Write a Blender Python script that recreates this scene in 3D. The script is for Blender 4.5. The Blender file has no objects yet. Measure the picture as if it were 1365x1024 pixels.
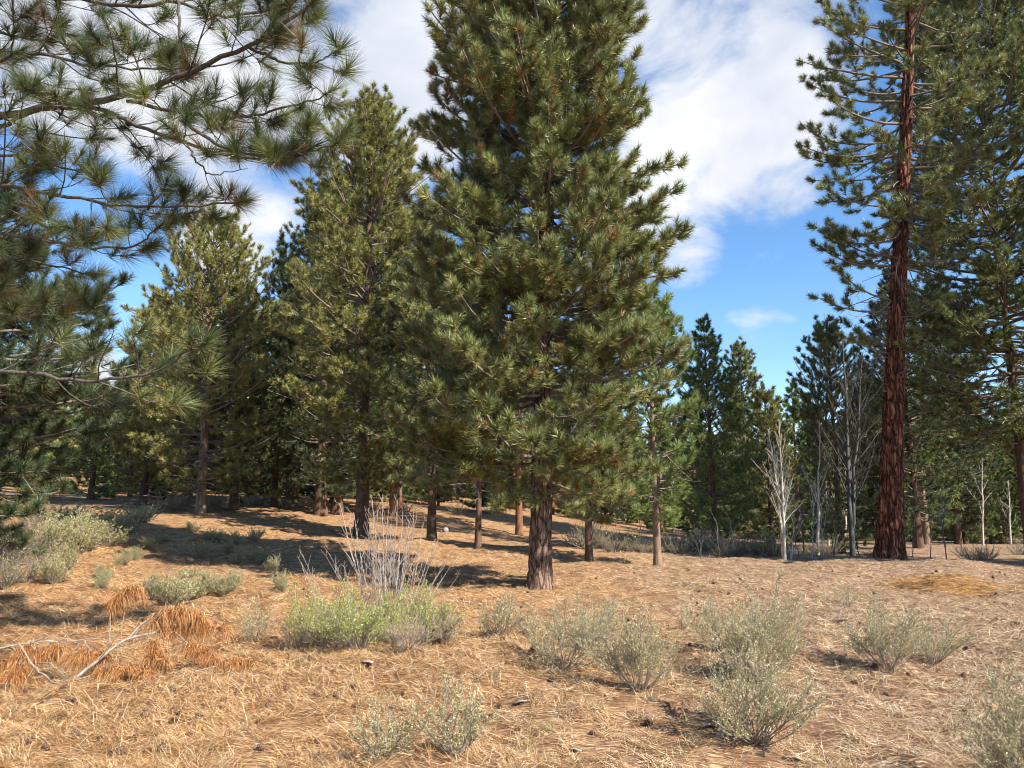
import bpy, math, random
import numpy as np
from mathutils import Vector

# ------------------------------------------------------------------ camera
FPX, CX, CY, HORIZON = 1025.0, 682.5, 512.0, 670.0
EYE = 1.6
PITCH = math.atan((HORIZON - CY) / FPX)
scene = bpy.context.scene
COL = scene.collection
cam_data = bpy.data.cameras.new("camera")
cam = bpy.data.objects.new("camera", cam_data)
COL.objects.link(cam)
cam.location = (0, 0, EYE)
cam.rotation_euler = (math.radians(90) + PITCH, 0, 0)
cam_data.sensor_width = 36
cam_data.lens = 36 * FPX / 1365.0
cam_data.clip_start = 0.05
cam_data.clip_end = 3000
scene.camera = cam

# ------------------------------------------------------------------ light and sky
SUN_AZ = math.radians(127)     # clockwise from +Y (away from the camera)
SUN_EL = math.radians(41)
scene.view_settings.view_transform = 'Standard'
scene.view_settings.look = 'None'
scene.view_settings.gamma = 1
scene.view_settings.exposure = 1.15
scene.cycles.filter_width = 1.0
scene.cycles.max_bounces = 6
scene.cycles.diffuse_bounces = 3
scene.cycles.glossy_bounces = 2
scene.cycles.transmission_bounces = 3
scene.cycles.caustics_reflective = False
scene.cycles.caustics_refractive = False

sun_l = bpy.data.lights.new("sun", 'SUN')
sun_l.energy = 5.0
sun_l.angle = math.radians(0.55)
sun_l.color = (1.0, 0.93, 0.80)
sun = bpy.data.objects.new("sun", sun_l)
COL.objects.link(sun)
to_sun = Vector((math.sin(SUN_AZ) * math.cos(SUN_EL), math.cos(SUN_AZ) * math.cos(SUN_EL), math.sin(SUN_EL)))
sun.rotation_euler = to_sun.to_track_quat('Z', 'Y').to_euler()


def pix_dir(px, py):
    xc, yc = (px - CX) / FPX, -(py - CY) / FPX
    cp, sp = math.cos(PITCH), math.sin(PITCH)
    return np.array([xc, cp - yc * sp, sp + yc * cp])


def at(px, py, Y):
    """The point on the plane y = Y that stands behind this photograph pixel."""
    d = pix_dir(px, py)
    return np.array([0, 0, EYE]) + d * (Y / d[1])


def mpp(py, Y):
    """Metres per photograph pixel for something at depth Y."""
    return Y / pix_dir(CX, py)[1] / FPX


def make_world():
    w = bpy.data.worlds.new("World")
    scene.world = w
    w.use_nodes = True
    nt = w.node_tree
    N, L = nt.nodes, nt.links
    N.clear()
    out = N.new('ShaderNodeOutputWorld')
    bg = N.new('ShaderNodeBackground')
    bg.inputs['Strength'].default_value = 0.10
    sky = N.new('ShaderNodeTexSky')
    sky.sky_type = 'NISHITA'
    sky.sun_disc = False
    sky.sun_elevation = SUN_EL
    sky.sun_rotation = SUN_AZ
    sky.altitude = 1200
    sky.air_density = 1.0
    sky.dust_density = 0.4
    sky.ozone_density = 1.6
    hs = N.new('ShaderNodeHueSaturation')
    hs.inputs['Saturation'].default_value = 1.2
    hs.inputs['Value'].default_value = 1.12
    L.new(sky.outputs[0], hs.inputs['Color'])
    tc = N.new('ShaderNodeTexCoord')

    def math_node(op, a, b=None, clamp=False):
        m = N.new('ShaderNodeMath')
        m.operation = op
        m.use_clamp = clamp
        for i, v in enumerate((a, b)):
            if v is None:
                continue
            if isinstance(v, (int, float)):
                m.inputs[i].default_value = v
            else:
                L.new(v, m.inputs[i])
        return m.outputs[0]

    # banks of cloud: (photo px, photo py, inner radius deg, outer radius deg, amount)
    banks = [(480, 60, 3, 13, 1.0), (330, 30, 4, 12, 1.0), (120, 60, 3, 11, .9), (500, 180, 1, 7, .7),
             (975, 130, 2, 10, .95), (930, 200, 2, 8, .95), (1070, 80, 1, 7, .55), (885, 40, 1, 6, .85),
             (905, 330, 0.5, 4.5, .72), (1020, 220, 1, 6, .75), (1045, 395, 0.2, 3, .5), (1010, 420, 0.2, 3.4, .42),
             (1020, 345, .2, 2.6, .45), (110, 500, 1, 3.5, 1.0), (250, 220, 1, 5, .5), (180, 300, .5, 4, .45),
             (300, 330, 1, 5, .75), (870, 250, 1, 6, .9), (800, -250, 4, 14, .6), (300, -300, 4, 25, .8),
             (330, 250, 1, 6, .7)]
    total = None
    for px, py, r0, r1, amt in banks:
        d = pix_dir(px, py)
        d = d / np.linalg.norm(d)
        vm = N.new('ShaderNodeVectorMath')
        vm.operation = 'DOT_PRODUCT'
        L.new(tc.outputs['Generated'], vm.inputs[0])
        vm.inputs[1].default_value = tuple(d)
        mr = N.new('ShaderNodeMapRange')
        mr.interpolation_type = 'SMOOTHSTEP'
        mr.inputs['From Min'].default_value = math.cos(math.radians(r1))
        mr.inputs['From Max'].default_value = math.cos(math.radians(r0))
        mr.inputs['To Max'].default_value = amt
        L.new(vm.outputs['Value'], mr.inputs['Value'])
        total = mr.outputs[0] if total is None else math_node('MAXIMUM', total, mr.outputs[0])

    def noise(scale, detail, rough, dist, off=(0, 0, 0)):
        mp = N.new('ShaderNodeMapping')
        mp.inputs['Location'].default_value = off
        mp.inputs['Scale'].default_value = (1, 1, 1.5)
        L.new(tc.outputs['Generated'], mp.inputs[0])
        n = N.new('ShaderNodeTexNoise')
        n.inputs['Scale'].default_value = scale
        n.inputs['Detail'].default_value = detail
        n.inputs['Roughness'].default_value = rough
        n.inputs['Distortion'].default_value = dist
        L.new(mp.outputs[0], n.inputs[0])
        return n.outputs[0]

    n1 = noise(7, 9, .58, .35)
    n2 = noise(2.2, 3, .5, 0, (3, 1, 2))
    v = math_node('ADD', total, math_node('MULTIPLY', math_node('SUBTRACT', n1, .5), 2.3))
    v = math_node('ADD', v, math_node('MULTIPLY', math_node('SUBTRACT', n2, .55), .5))
    mask = N.new('ShaderNodeMapRange')
    mask.interpolation_type = 'SMOOTHSTEP'
    mask.inputs['From Min'].default_value = .27
    mask.inputs['From Max'].default_value = 1.0
    mask.inputs['To Max'].default_value = .97
    L.new(v, mask.inputs['Value'])
    # body of the cloud: grey violet where thick or thin, white in between
    n3 = noise(4.2, 5, .55, .2, (5, 2, 9))
    cr = N.new('ShaderNodeValToRGB')
    cr.color_ramp.elements[0].position = .36
    cr.color_ramp.elements[0].color = (3.3, 3.55, 4.1, 1)
    cr.color_ramp.elements[1].position = .62
    cr.color_ramp.elements[1].color = (4.8, 4.85, 4.95, 1)
    L.new(n3, cr.inputs[0])
    mx = N.new('ShaderNodeMix')
    mx.data_type = 'RGBA'
    L.new(mask.outputs[0], mx.inputs['Factor'])
    L.new(hs.outputs[0], mx.inputs[6])
    L.new(cr.outputs[0], mx.inputs[7])
    L.new(mx.outputs[2], bg.inputs['Color'])
    L.new(bg.outputs[0], out.inputs['Surface'])


make_world()

# ------------------------------------------------------------------ materials
def new_mat(name):
    m = bpy.data.materials.new(name)
    m.use_nodes = True
    nt = m.node_tree
    nt.nodes.clear()
    out = nt.nodes.new('ShaderNodeOutputMaterial')
    return m, nt.nodes, nt.links, out


def ramp(N, stops, interp='LINEAR'):
    r = N.new('ShaderNodeValToRGB')
    e = r.color_ramp.elements
    r.color_ramp.interpolation = interp
    while len(e) < len(stops):
        e.new(0.5)
    for i, (p, c) in enumerate(stops):
        e[i].position = p
        e[i].color = (*c, 1)
    return r


def leaf_mat(name, stops, trans=.25, rough=.38, spec=.5, interp='LINEAR'):
    """Needles and leaves: each face carries a 'tint' between 0 and 1 that picks its own colour."""
    m, N, L, out = new_mat(name)
    a = N.new('ShaderNodeAttribute')
    a.attribute_name = 'tint'
    r = ramp(N, stops, interp)
    L.new(a.outputs['Fac'], r.inputs[0])
    p = N.new('ShaderNodeBsdfPrincipled')
    p.inputs['Roughness'].default_value = rough
    p.inputs['Specular IOR Level'].default_value = spec
    L.new(r.outputs[0], p.inputs['Base Color'])
    if trans > 0:
        t = N.new('ShaderNodeBsdfTranslucent')
        L.new(r.outputs[0], t.inputs['Color'])
        mx = N.new('ShaderNodeMixShader')
        mx.inputs[0].default_value = trans
        L.new(p.outputs[0], mx.inputs[1])
        L.new(t.outputs[0], mx.inputs[2])
        L.new(mx.outputs[0], out.inputs[0])
    else:
        L.new(p.outputs[0], out.inputs[0])
    return m


def bark_mat(name, stops, sx=9, sz=2.0, bump=.6, dist=.02, rough=.9, furrow=None):
    m, N, L, out = new_mat(name)
    tc = N.new('ShaderNodeTexCoord')
    mp = N.new('ShaderNodeMapping')
    mp.inputs['Scale'].default_value = (sx, sx, sz)
    L.new(tc.outputs['Object'], mp.inputs[0])
    nz = N.new('ShaderNodeTexNoise')
    nz.inputs['Scale'].default_value = 1.2
    nz.inputs['Detail'].default_value = 8
    nz.inputs['Roughness'].default_value = .7
    nz.inputs['Distortion'].default_value = .6
    L.new(mp.outputs[0], nz.inputs[0])
    vo = N.new('ShaderNodeTexVoronoi')
    vo.feature = 'DISTANCE_TO_EDGE'
    vo.inputs['Scale'].default_value = 1.0
    addv = N.new('ShaderNodeVectorMath')
    addv.operation = 'ADD'
    L.new(mp.outputs[0], addv.inputs[0])
    L.new(nz.outputs['Color'], addv.inputs[1])
    L.new(addv.outputs[0], vo.inputs['Vector'])
    r = ramp(N, stops)
    L.new(nz.outputs[0], r.inputs[0])
    colour = r.outputs[0]
    if furrow:                       # old black-brown bark between the plates
        fr = N.new('ShaderNodeMapRange')
        fr.inputs['From Min'].default_value = .02
        fr.inputs['From Max'].default_value = .16
        L.new(vo.outputs['Distance'], fr.inputs['Value'])
        fm = N.new('ShaderNodeMix')
        fm.data_type = 'RGBA'
        L.new(fr.outputs[0], fm.inputs['Factor'])
        fm.inputs[6].default_value = (*furrow, 1)
        L.new(r.outputs[0], fm.inputs[7])
        colour = fm.outputs[2]
    bm = N.new('ShaderNodeBump')
    bm.inputs['Strength'].default_value = bump
    bm.inputs['Distance'].default_value = dist
    mul = N.new('ShaderNodeMath')
    mul.operation = 'MULTIPLY_ADD'
    mul.inputs[1].default_value = 1.0
    L.new(vo.outputs['Distance'], mul.inputs[0])
    L.new(nz.outputs[0], mul.inputs[2])
    L.new(mul.outputs[0], bm.inputs['Height'])
    p = N.new('ShaderNodeBsdfPrincipled')
    p.inputs['Roughness'].default_value = rough
    p.inputs['Specular IOR Level'].default_value = .2
    L.new(colour, p.inputs['Base Color'])
    L.new(bm.outputs[0], p.inputs['Normal'])
    L.new(p.outputs[0], out.inputs[0])
    return m


BROWN = (.30, .17, .07)
M = {}
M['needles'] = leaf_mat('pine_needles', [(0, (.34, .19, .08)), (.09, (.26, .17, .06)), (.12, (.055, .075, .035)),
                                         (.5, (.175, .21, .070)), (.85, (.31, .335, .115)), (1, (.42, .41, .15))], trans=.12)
M['needles_olive'] = leaf_mat('olive_needles', [(0, (.34, .19, .08)), (.07, (.27, .18, .06)), (.10, (.085, .105, .035)),
                                                (.5, (.235, .235, .068)), (.85, (.37, .355, .105)), (1, (.46, .42, .135))], trans=.16)
M['needles_bright'] = leaf_mat('fresh_needles', [(0, (.30, .20, .08)), (.05, (.24, .18, .06)), (.07, (.07, .11, .036)),
                                                 (.5, (.185, .25, .072)), (.85, (.26, .33, .095)), (1, (.34, .36, .11))], trans=.16)
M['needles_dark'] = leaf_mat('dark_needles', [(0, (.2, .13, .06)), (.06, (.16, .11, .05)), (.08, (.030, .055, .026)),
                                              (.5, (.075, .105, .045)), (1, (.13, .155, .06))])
M['needles_near'] = leaf_mat('long_needles', [(0, (.26, .14, .06)), (.09, (.22, .14, .05)), (.12, (.035, .052, .024)), (.5, (.085, .115, .040)),
                                              (.85, (.16, .19, .06)), (1, (.24, .25, .09))], trans=.15)
M['needles_dead'] = leaf_mat('dead_needles', [(0, (.14, .055, .022)), (.35, (.36, .155, .055)), (.75, (.56, .29, .115)), (1, (.68, .43, .20))],
                             trans=.25, rough=.6, spec=.2)
M['litter'] = leaf_mat('litter_needles', [(0, (.10, .048, .02)), (.25, (.27, .13, .052)), (.5, (.45, .25, .105)), (.75, (.61, .405, .195)),
                                          (1, (.77, .62, .41))], trans=.0, rough=.55, spec=.3)
M['litter_grey'] = leaf_mat('grey_litter', [(0, (.11, .055, .03)), (.3, (.29, .175, .09)), (.6, (.53, .41, .26)), (1, (.78, .70, .55))],
                            trans=.0, rough=.6, spec=.25)
M['bitter'] = leaf_mat('pale_shrub_leaf', [(0, (.30, .23, .12)), (.3, (.43, .385, .21)), (.7, (.55, .51, .29)), (1, (.62, .585, .36))], trans=.35)
M['sage'] = leaf_mat('sage_leaf', [(0, (.26, .22, .12)), (.4, (.39, .375, .18)), (1, (.56, .53, .28))], trans=.35)
M['leaf_green'] = leaf_mat('spring_leaf', [(0, (.28, .27, .11)), (.35, (.36, .44, .09)), (1, (.58, .64, .15))], trans=.35)
M['grass'] = leaf_mat('dry_grass', [(0, (.35, .25, .12)), (.6, (.55, .44, .24)), (1, (.45, .44, .2))], trans=.2)
M['bark_main'] = bark_mat('bark_grey_brown', [(.25, (.075, .045, .032)), (.45, (.17, .105, .075)), (.6, (.28, .19, .14)), (.8, (.42, .32, .25))], 11, 2.6, .8, .03, furrow=(.045, .028, .02))
M['bark_red'] = bark_mat('bark_cinnamon', [(.34, (.03, .014, .010)), (.46, (.12, .042, .024)), (.55, (.27, .10, .052)), (.68, (.44, .22, .13))], 8, 1.4, .8, .03, furrow=(.03, .013, .009))
M['bark_dark'] = bark_mat('bark_dark', [(.3, (.05, .033, .024)), (.5, (.11, .068, .045)), (.7, (.20, .125, .085))], 9, 2.5, .7, .02)
M['bark_tan'] = bark_mat('bark_tan', [(.3, (.10, .062, .042)), (.5, (.21, .14, .10)), (.75, (.34, .25, .19))], 9, 2.5, .7, .02)
M['bark_orange'] = bark_mat('bark_orange', [(.3, (.09, .04, .022)), (.5, (.21, .095, .052)), (.75, (.34, .19, .115))], 9, 2.2, .7, .02)
M['twig'] = bark_mat('twig_bark', [(.3, (.09, .068, .052)), (.5, (.19, .15, .12)), (.75, (.34, .28, .23))], 25, 12, .3, .004)
M['limb_dark'] = bark_mat('dark_limb_bark', [(.3, (.05, .043, .037)), (.5, (.105, .09, .078)), (.75, (.21, .19, .17))], 25, 9, .4, .006)
M['twig_grey'] = bark_mat('grey_limb_bark', [(.3, (.10, .09, .08)), (.5, (.20, .18, .16)), (.75, (.36, .335, .30))], 25, 9, .4, .006)
M['dead_wood'] = bark_mat('bleached_wood', [(.3, (.15, .12, .095)), (.5, (.31, .255, .21)), (.75, (.47, .415, .36))], 30, 10, .3, .004)
M['white_stem'] = bark_mat('whitish_stem', [(.3, (.17, .13, .105)), (.5, (.32, .265, .225)), (.75, (.50, .445, .395))], 30, 8, .3, .003)
M['pink_stem'] = bark_mat('pinkish_stem', [(.3, (.22, .15, .12)), (.5, (.38, .28, .23)), (.75, (.52, .42, .36))], 30, 8, .3, .003)
M['aspen'] = bark_mat('white_aspen_bark', [(.32, (.10, .09, .08)), (.44, (.40, .365, .32)), (.7, (.64, .60, .53))], 12, 6, .3, .004)
M['aspen_grey_shaded'] = bark_mat('shaded_grey_aspen_bark', [(.25, (.045, .042, .04)), (.45, (.085, .08, .075)), (.7, (.15, .14, .13))], 12, 6, .3, .004)  # grey bark with shade painted in, darkened for the tree beside the red trunk
M['shrub_stem'] = bark_mat('shrub_stem', [(.3, (.14, .11, .08)), (.5, (.27, .22, .17)), (.75, (.42, .36, .28))], 30, 8, .3, .003)
M['cone'] = bark_mat('cone_scale', [(.3, (.09, .045, .03)), (.5, (.18, .10, .07)), (.75, (.36, .27, .22))], 60, 60, .3, .003)
M['rock'] = bark_mat('pale_rock', [(.3, (.17, .15, .13)), (.5, (.28, .25, .225)), (.75, (.40, .37, .33))], 6, 6, .6, .02)

# ------------------------------------------------------------------ mesh helpers
def mesh_np(name, V, F, tint=None, smooth=False):
    """V (n,3) and faces F (m,k) all of one size, straight from numpy."""
    me = bpy.data.meshes.new(name)
    V = np.ascontiguousarray(V, np.float32)
    F = np.ascontiguousarray(F, np.int32)
    m, k = F.shape
    me.vertices.add(len(V))
    me.vertices.foreach_set('co', V.ravel())
    me.loops.add(m * k)
    me.loops.foreach_set('vertex_index', F.ravel())
    me.polygons.add(m)
    me.polygons.foreach_set('loop_start', np.arange(0, m * k, k, dtype=np.int32))
    if smooth:
        me.polygons.foreach_set('use_smooth', np.ones(m, bool))
    me.update(calc_edges=True)
    if tint is not None:
        a = me.attributes.new('tint', 'FLOAT', 'FACE')
        a.data.foreach_set('value', np.ascontiguousarray(tint, np.float32))
    return me


def put(name, me, mat, parent=None, loc=(0, 0, 0)):
    if mat is not None and not me.materials:
        me.materials.append(mat)
    o = bpy.data.objects.new(name, me)
    COL.objects.link(o)
    o.location = loc
    if parent is not None:
        o.parent = parent
    return o


def tag(o, label, cat, group=None, kind=None):
    if label:
        o['label'] = label
    if cat:
        o['category'] = cat
    if group:
        o['group'] = group
    if kind:
        o['kind'] = kind
    return o


def thing(name, loc, label, cat, group=None, rz=0.0):
    o = bpy.data.objects.new(name, None)
    o.empty_display_size = .2
    COL.objects.link(o)
    o.location = loc
    o.rotation_euler = (0, 0, rz)
    return tag(o, label, cat, group)


def dup(root, loc, rz, scale, label=None, group=None):
    r = root.copy()
    COL.objects.link(r)
    r.location = loc
    r.rotation_euler = (0, 0, rz)
    r.scale = scale if hasattr(scale, '__len__') else (scale,) * 3
    if label:
        r['label'] = label
    if group:
        r['group'] = group
    for ch in list(root.children):
        c = ch.copy()
        COL.objects.link(c)
        c.parent = r
        for g in list(ch.children):
            d = g.copy()
            COL.objects.link(d)
            d.parent = c
    return r


def unit(v):
    return v / np.maximum(np.linalg.norm(v, axis=-1, keepdims=True), 1e-9)


def tubes(P, R, S=5):
    """Tubes of S sides round N polylines of K points: P (N,K,3), R (N,K)."""
    P = np.asarray(P, float)
    R = np.asarray(R, float)
    N_, K, _ = P.shape
    T = unit(np.gradient(P, axis=1))
    mean = unit(T.mean(1))
    ref = np.where(np.abs(mean[:, 2:3]) > .8, np.array([[1., .13, 0]]), np.array([[0, 0, 1.]]))
    U = unit(np.cross(T, ref[:, None, :]))
    W = np.cross(T, U)
    a = np.arange(S) * 2 * math.pi / S
    V = P[:, :, None, :] + R[:, :, None, None] * (np.cos(a)[None, None, :, None] * U[:, :, None, :] + np.sin(a)[None, None, :, None] * W[:, :, None, :])
    base = (np.arange(N_) * K * S)[:, None, None] + (np.arange(K - 1) * S)[None, :, None]
    j = np.arange(S)[None, None, :]
    j2 = (j + 1) % S
    F = np.stack([base + j, base + j2, base + S + j2, base + S + j], -1).reshape(-1, 4)
    return V.reshape(-1, 3), F


def join(parts):
    Vs, Fs, n = [], [], 0
    for V, F in parts:
        Vs.append(V)
        Fs.append(F + n)
        n += len(V)
    return np.concatenate(Vs), np.concatenate(Fs)


def polyline(rng, o, d, L, K, lift, wob):
    """N shoots of K points from o along d, turning up by lift over their length, with a random wander."""
    n = len(o)
    t = np.linspace(0, 1, K)
    dirs = d[:, None, :] + np.array([0, 0, 1.])[None, None, :] * (np.asarray(lift).reshape(-1, 1) * (t[None, :] ** 1.4 - .08))[:, :, None]
    w = np.cumsum(rng.normal(0, wob, (n, K, 3)), 1)
    dirs = unit(dirs + w)
    step = (L / (K - 1))[:, None, None] * dirs
    P = np.concatenate([np.zeros((n, 1, 3)), np.cumsum(step[:, :-1], 1)], 1) + o[:, None, :]
    return P


def sample_on(P, idx, s):
    K = P.shape[1]
    f = np.clip(s, 0, .9999) * (K - 1)
    i = f.astype(int)
    fr = (f - i)[:, None]
    A, B = P[idx, i], P[idx, i + 1]
    return A + (B - A) * fr, unit(B - A)


def side_shoots(rng, P, L, spacing, s0, s1, ang, lenf, lmin, lmax, K, lift, wob, up=.25):
    n = np.maximum(1, np.round(L * (s1 - s0) / spacing)).astype(int)
    idx = np.repeat(np.arange(len(P)), n)
    k = np.concatenate([np.arange(q) for q in n])
    nn = n[idx]
    s = s0 + (s1 - s0) * (k + rng.uniform(0, 1, len(k))) / nn
    o, T = sample_on(P, idx, s)
    side = unit(np.cross(T, np.array([0, 0, 1.])) + 1e-6)
    sgn = np.where((k % 2) == 0, 1., -1.)[:, None]
    roll = rng.normal(0, .55, len(k))[:, None]
    upv = np.cross(side, T)
    sd = side * sgn * np.cos(roll) + upv * np.sin(roll)
    a = np.radians(rng.normal(ang, 10, len(k)))[:, None]
    d = unit(T * np.cos(a) + sd * np.sin(a) + np.array([0, 0, 1.]) * rng.uniform(-.1, up * 2, len(k))[:, None])
    l = np.clip(L[idx] * lenf * (1.08 - s), lmin, lmax) * rng.uniform(.7, 1.2, len(k))
    return polyline(rng, o, d, l, K, rng.uniform(.5, 1.2, len(k)) * lift, wob), l, idx


def needles(rng, C, A, nn, length, width, spread=(18, 78), back=.12, droop=.12, brown=.10, tint0=None):
    """Brushes of needles: nn blades at every tip C, fanned round its axis A. Returns triangles and a tint for each."""
    n = len(C)
    i = np.repeat(np.arange(n), nn)
    A_ = A[i]
    ref = np.where(np.abs(A_[:, 2:3]) > .9, np.array([[1., 0, 0]]), np.array([[0, 0, 1.]]))
    U = unit(np.cross(A_, ref))
    W = np.cross(A_, U)
    ph = rng.uniform(0, 2 * math.pi, len(i))[:, None]
    u = rng.uniform(0, 1, len(i))
    th = np.radians(spread[0] + (spread[1] - spread[0]) * np.clip(u + rng.normal(0, .12, len(i)), 0, 1.15))[:, None]
    size = rng.uniform(.8, 1.2, n)[i]
    D = A_ * np.cos(th) + (U * np.cos(ph) + W * np.sin(ph)) * np.sin(th)
    D[:, 2] -= droop * rng.uniform(0, 1.2, len(i))
    D = unit(D)
    st = C[i] - A_ * (u * back)[:, None]
    ln = (length * rng.uniform(.75, 1.1, len(i)) * size)[:, None]
    tip = st + D * ln
    rv = unit(rng.normal(0, 1, (len(i), 3)))
    S = unit(np.cross(D, rv)) * (width * .5)
    V = np.stack([st - S, st + S, tip], 1).reshape(-1, 3)
    F = np.arange(len(i) * 3).reshape(-1, 3)
    tn = (rng.uniform(.2, .95, n) if tint0 is None else tint0)[i] + rng.normal(0, .10, len(i))
    tn = np.clip(tn, .13, 1)
    old = (u > .75) & (rng.uniform(0, 1, len(i)) < brown * 2.2)
    deadtuft = (rng.uniform(0, 1, n) < brown * .25)[i]
    tn = np.where(old | deadtuft, rng.uniform(0, .08, len(i)), tn)
    return V, F, tn


def copy_rng(seed):
    return np.random.default_rng(seed)


# ------------------------------------------------------------------ terrain
CTRL = []          # x, y, z
for x in (-9, -4, 0, 4, 9):
    for y in (-12, -3, 4, 9):
        CTRL.append((x, y, 0.0))
for px, py, Y in [(0, 800, 11.5), (130, 760, 15), (268, 682, 31), (200, 700, 24), (330, 720, 22), (430, 690, 33), (481, 715, 26), (575, 722, 24),
                  (637, 732, 22.5), (692, 711, 34), (600, 690, 38), (640, 672, 55), (785, 749, 21.5), (877, 752, 20.5), (718, 785, 14.3),
                  (1000, 752, 20.5), (1185, 748, 22), (1330, 752, 21), (850, 725, 34), (950, 733, 34), (1100, 735, 36), (1290, 728, 37),
                  (780, 700, 45), (900, 712, 60), (1100, 718, 65), (1300, 714, 70), (60, 668, 38), (-200, 690, 24), (450, 662, 60), (200, 652, 70)]:
    p = at(px, py, Y)
    CTRL.append(tuple(p))
CTRL += [(-90, 110, 6), (0, 120, 3), (90, 120, -2.5), (40, 30, -.4), (60, -20, 0), (-60, -20, .3), (-40, 30, 2.0), (0, -60, 0)]
CTRL = np.array(CTRL)


def _tps(r2):
    return np.where(r2 > 1e-9, r2 * np.log(np.maximum(r2, 1e-9)), 0)


_c = CTRL[:, :2] / 20
_K = _tps(((_c[:, None] - _c[None]) ** 2).sum(-1)) + np.eye(len(_c)) * .004
_Pm = np.concatenate([np.ones((len(_c), 1)), _c], 1)
_A = np.block([[_K, _Pm], [_Pm.T, np.zeros((3, 3))]])
_w = np.linalg.solve(_A, np.concatenate([CTRL[:, 2], np.zeros(3)]))
_rb = copy_rng(5)
_waves = [(k * math.cos(a), k * math.sin(a), ph, amp) for k, amp, cnt in ((.9, .030, 5), (2.3, .018, 7), (6.0, .008, 9), (13., .0065, 10), (24., .004, 12))
          for a, ph in zip(_rb.uniform(0, math.pi * 2, cnt), _rb.uniform(0, 6.28, cnt))]


HEAPS = [(at(719, 786, 14.3)[0], 14.3, .62), (at(1186, 747, 22)[0], 22.0, .85)]


def ground_z(x, y):
    x, y = np.broadcast_arrays(np.asarray(x, float), np.asarray(y, float))
    shp = x.shape
    xf, yf = x.ravel(), y.ravel()
    R = np.hypot(xf, yf)
    sc = np.where(R > 130, 130 / np.maximum(R, 1e-6), 1)
    q = np.stack([xf * sc, yf * sc], 1) / 20
    z = np.empty(len(q))
    for s in range(0, len(q), 20000):
        qq = q[s:s + 20000]
        z[s:s + 20000] = _tps(((qq[:, None] - _c[None]) ** 2).sum(-1)) @ _w[:len(_c)] + _w[-3] + qq @ _w[-2:]
    fade = 1 / (1 + (R / 40) ** 2)
    for mx_, my_, mr_ in HEAPS:          # needles heaped round the two big trunks
        z += .10 * np.exp(-((xf - mx_) ** 2 + (yf - my_) ** 2) / mr_ ** 2)
    b = np.zeros(len(q))
    for kx, ky, ph, amp in _waves:
        b += amp * np.sin(kx * xf + ky * yf + ph)
    return (z + b * fade).reshape(shp)


def gz(x, y):
    return float(ground_z(x, y))


def on_ground(px, py):
    """Where the line of sight through a photograph pixel first meets the ground."""
    d = pix_dir(px, py)
    t = np.linspace(2.5, 90, 1800)
    X = d[0] * t
    Yv = d[1] * t
    Z = EYE + d[2] * t
    below = np.nonzero(Z <= ground_z(X, Yv))[0]
    i = below[0] if len(below) else len(t) - 1
    return np.array([X[i], Yv[i], gz(X[i], Yv[i])])


def axis_coords(lo, hi, step, far, grow=1.18):
    c = list(np.arange(lo, hi + 1e-6, step))
    s, a, b = step, lo, hi
    left, right = [], []
    while a > -far or b < far:
        s *= grow
        a -= s
        b += s
        left.append(a)
        right.append(b)
    return np.array(left[::-1] + c + right)


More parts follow.
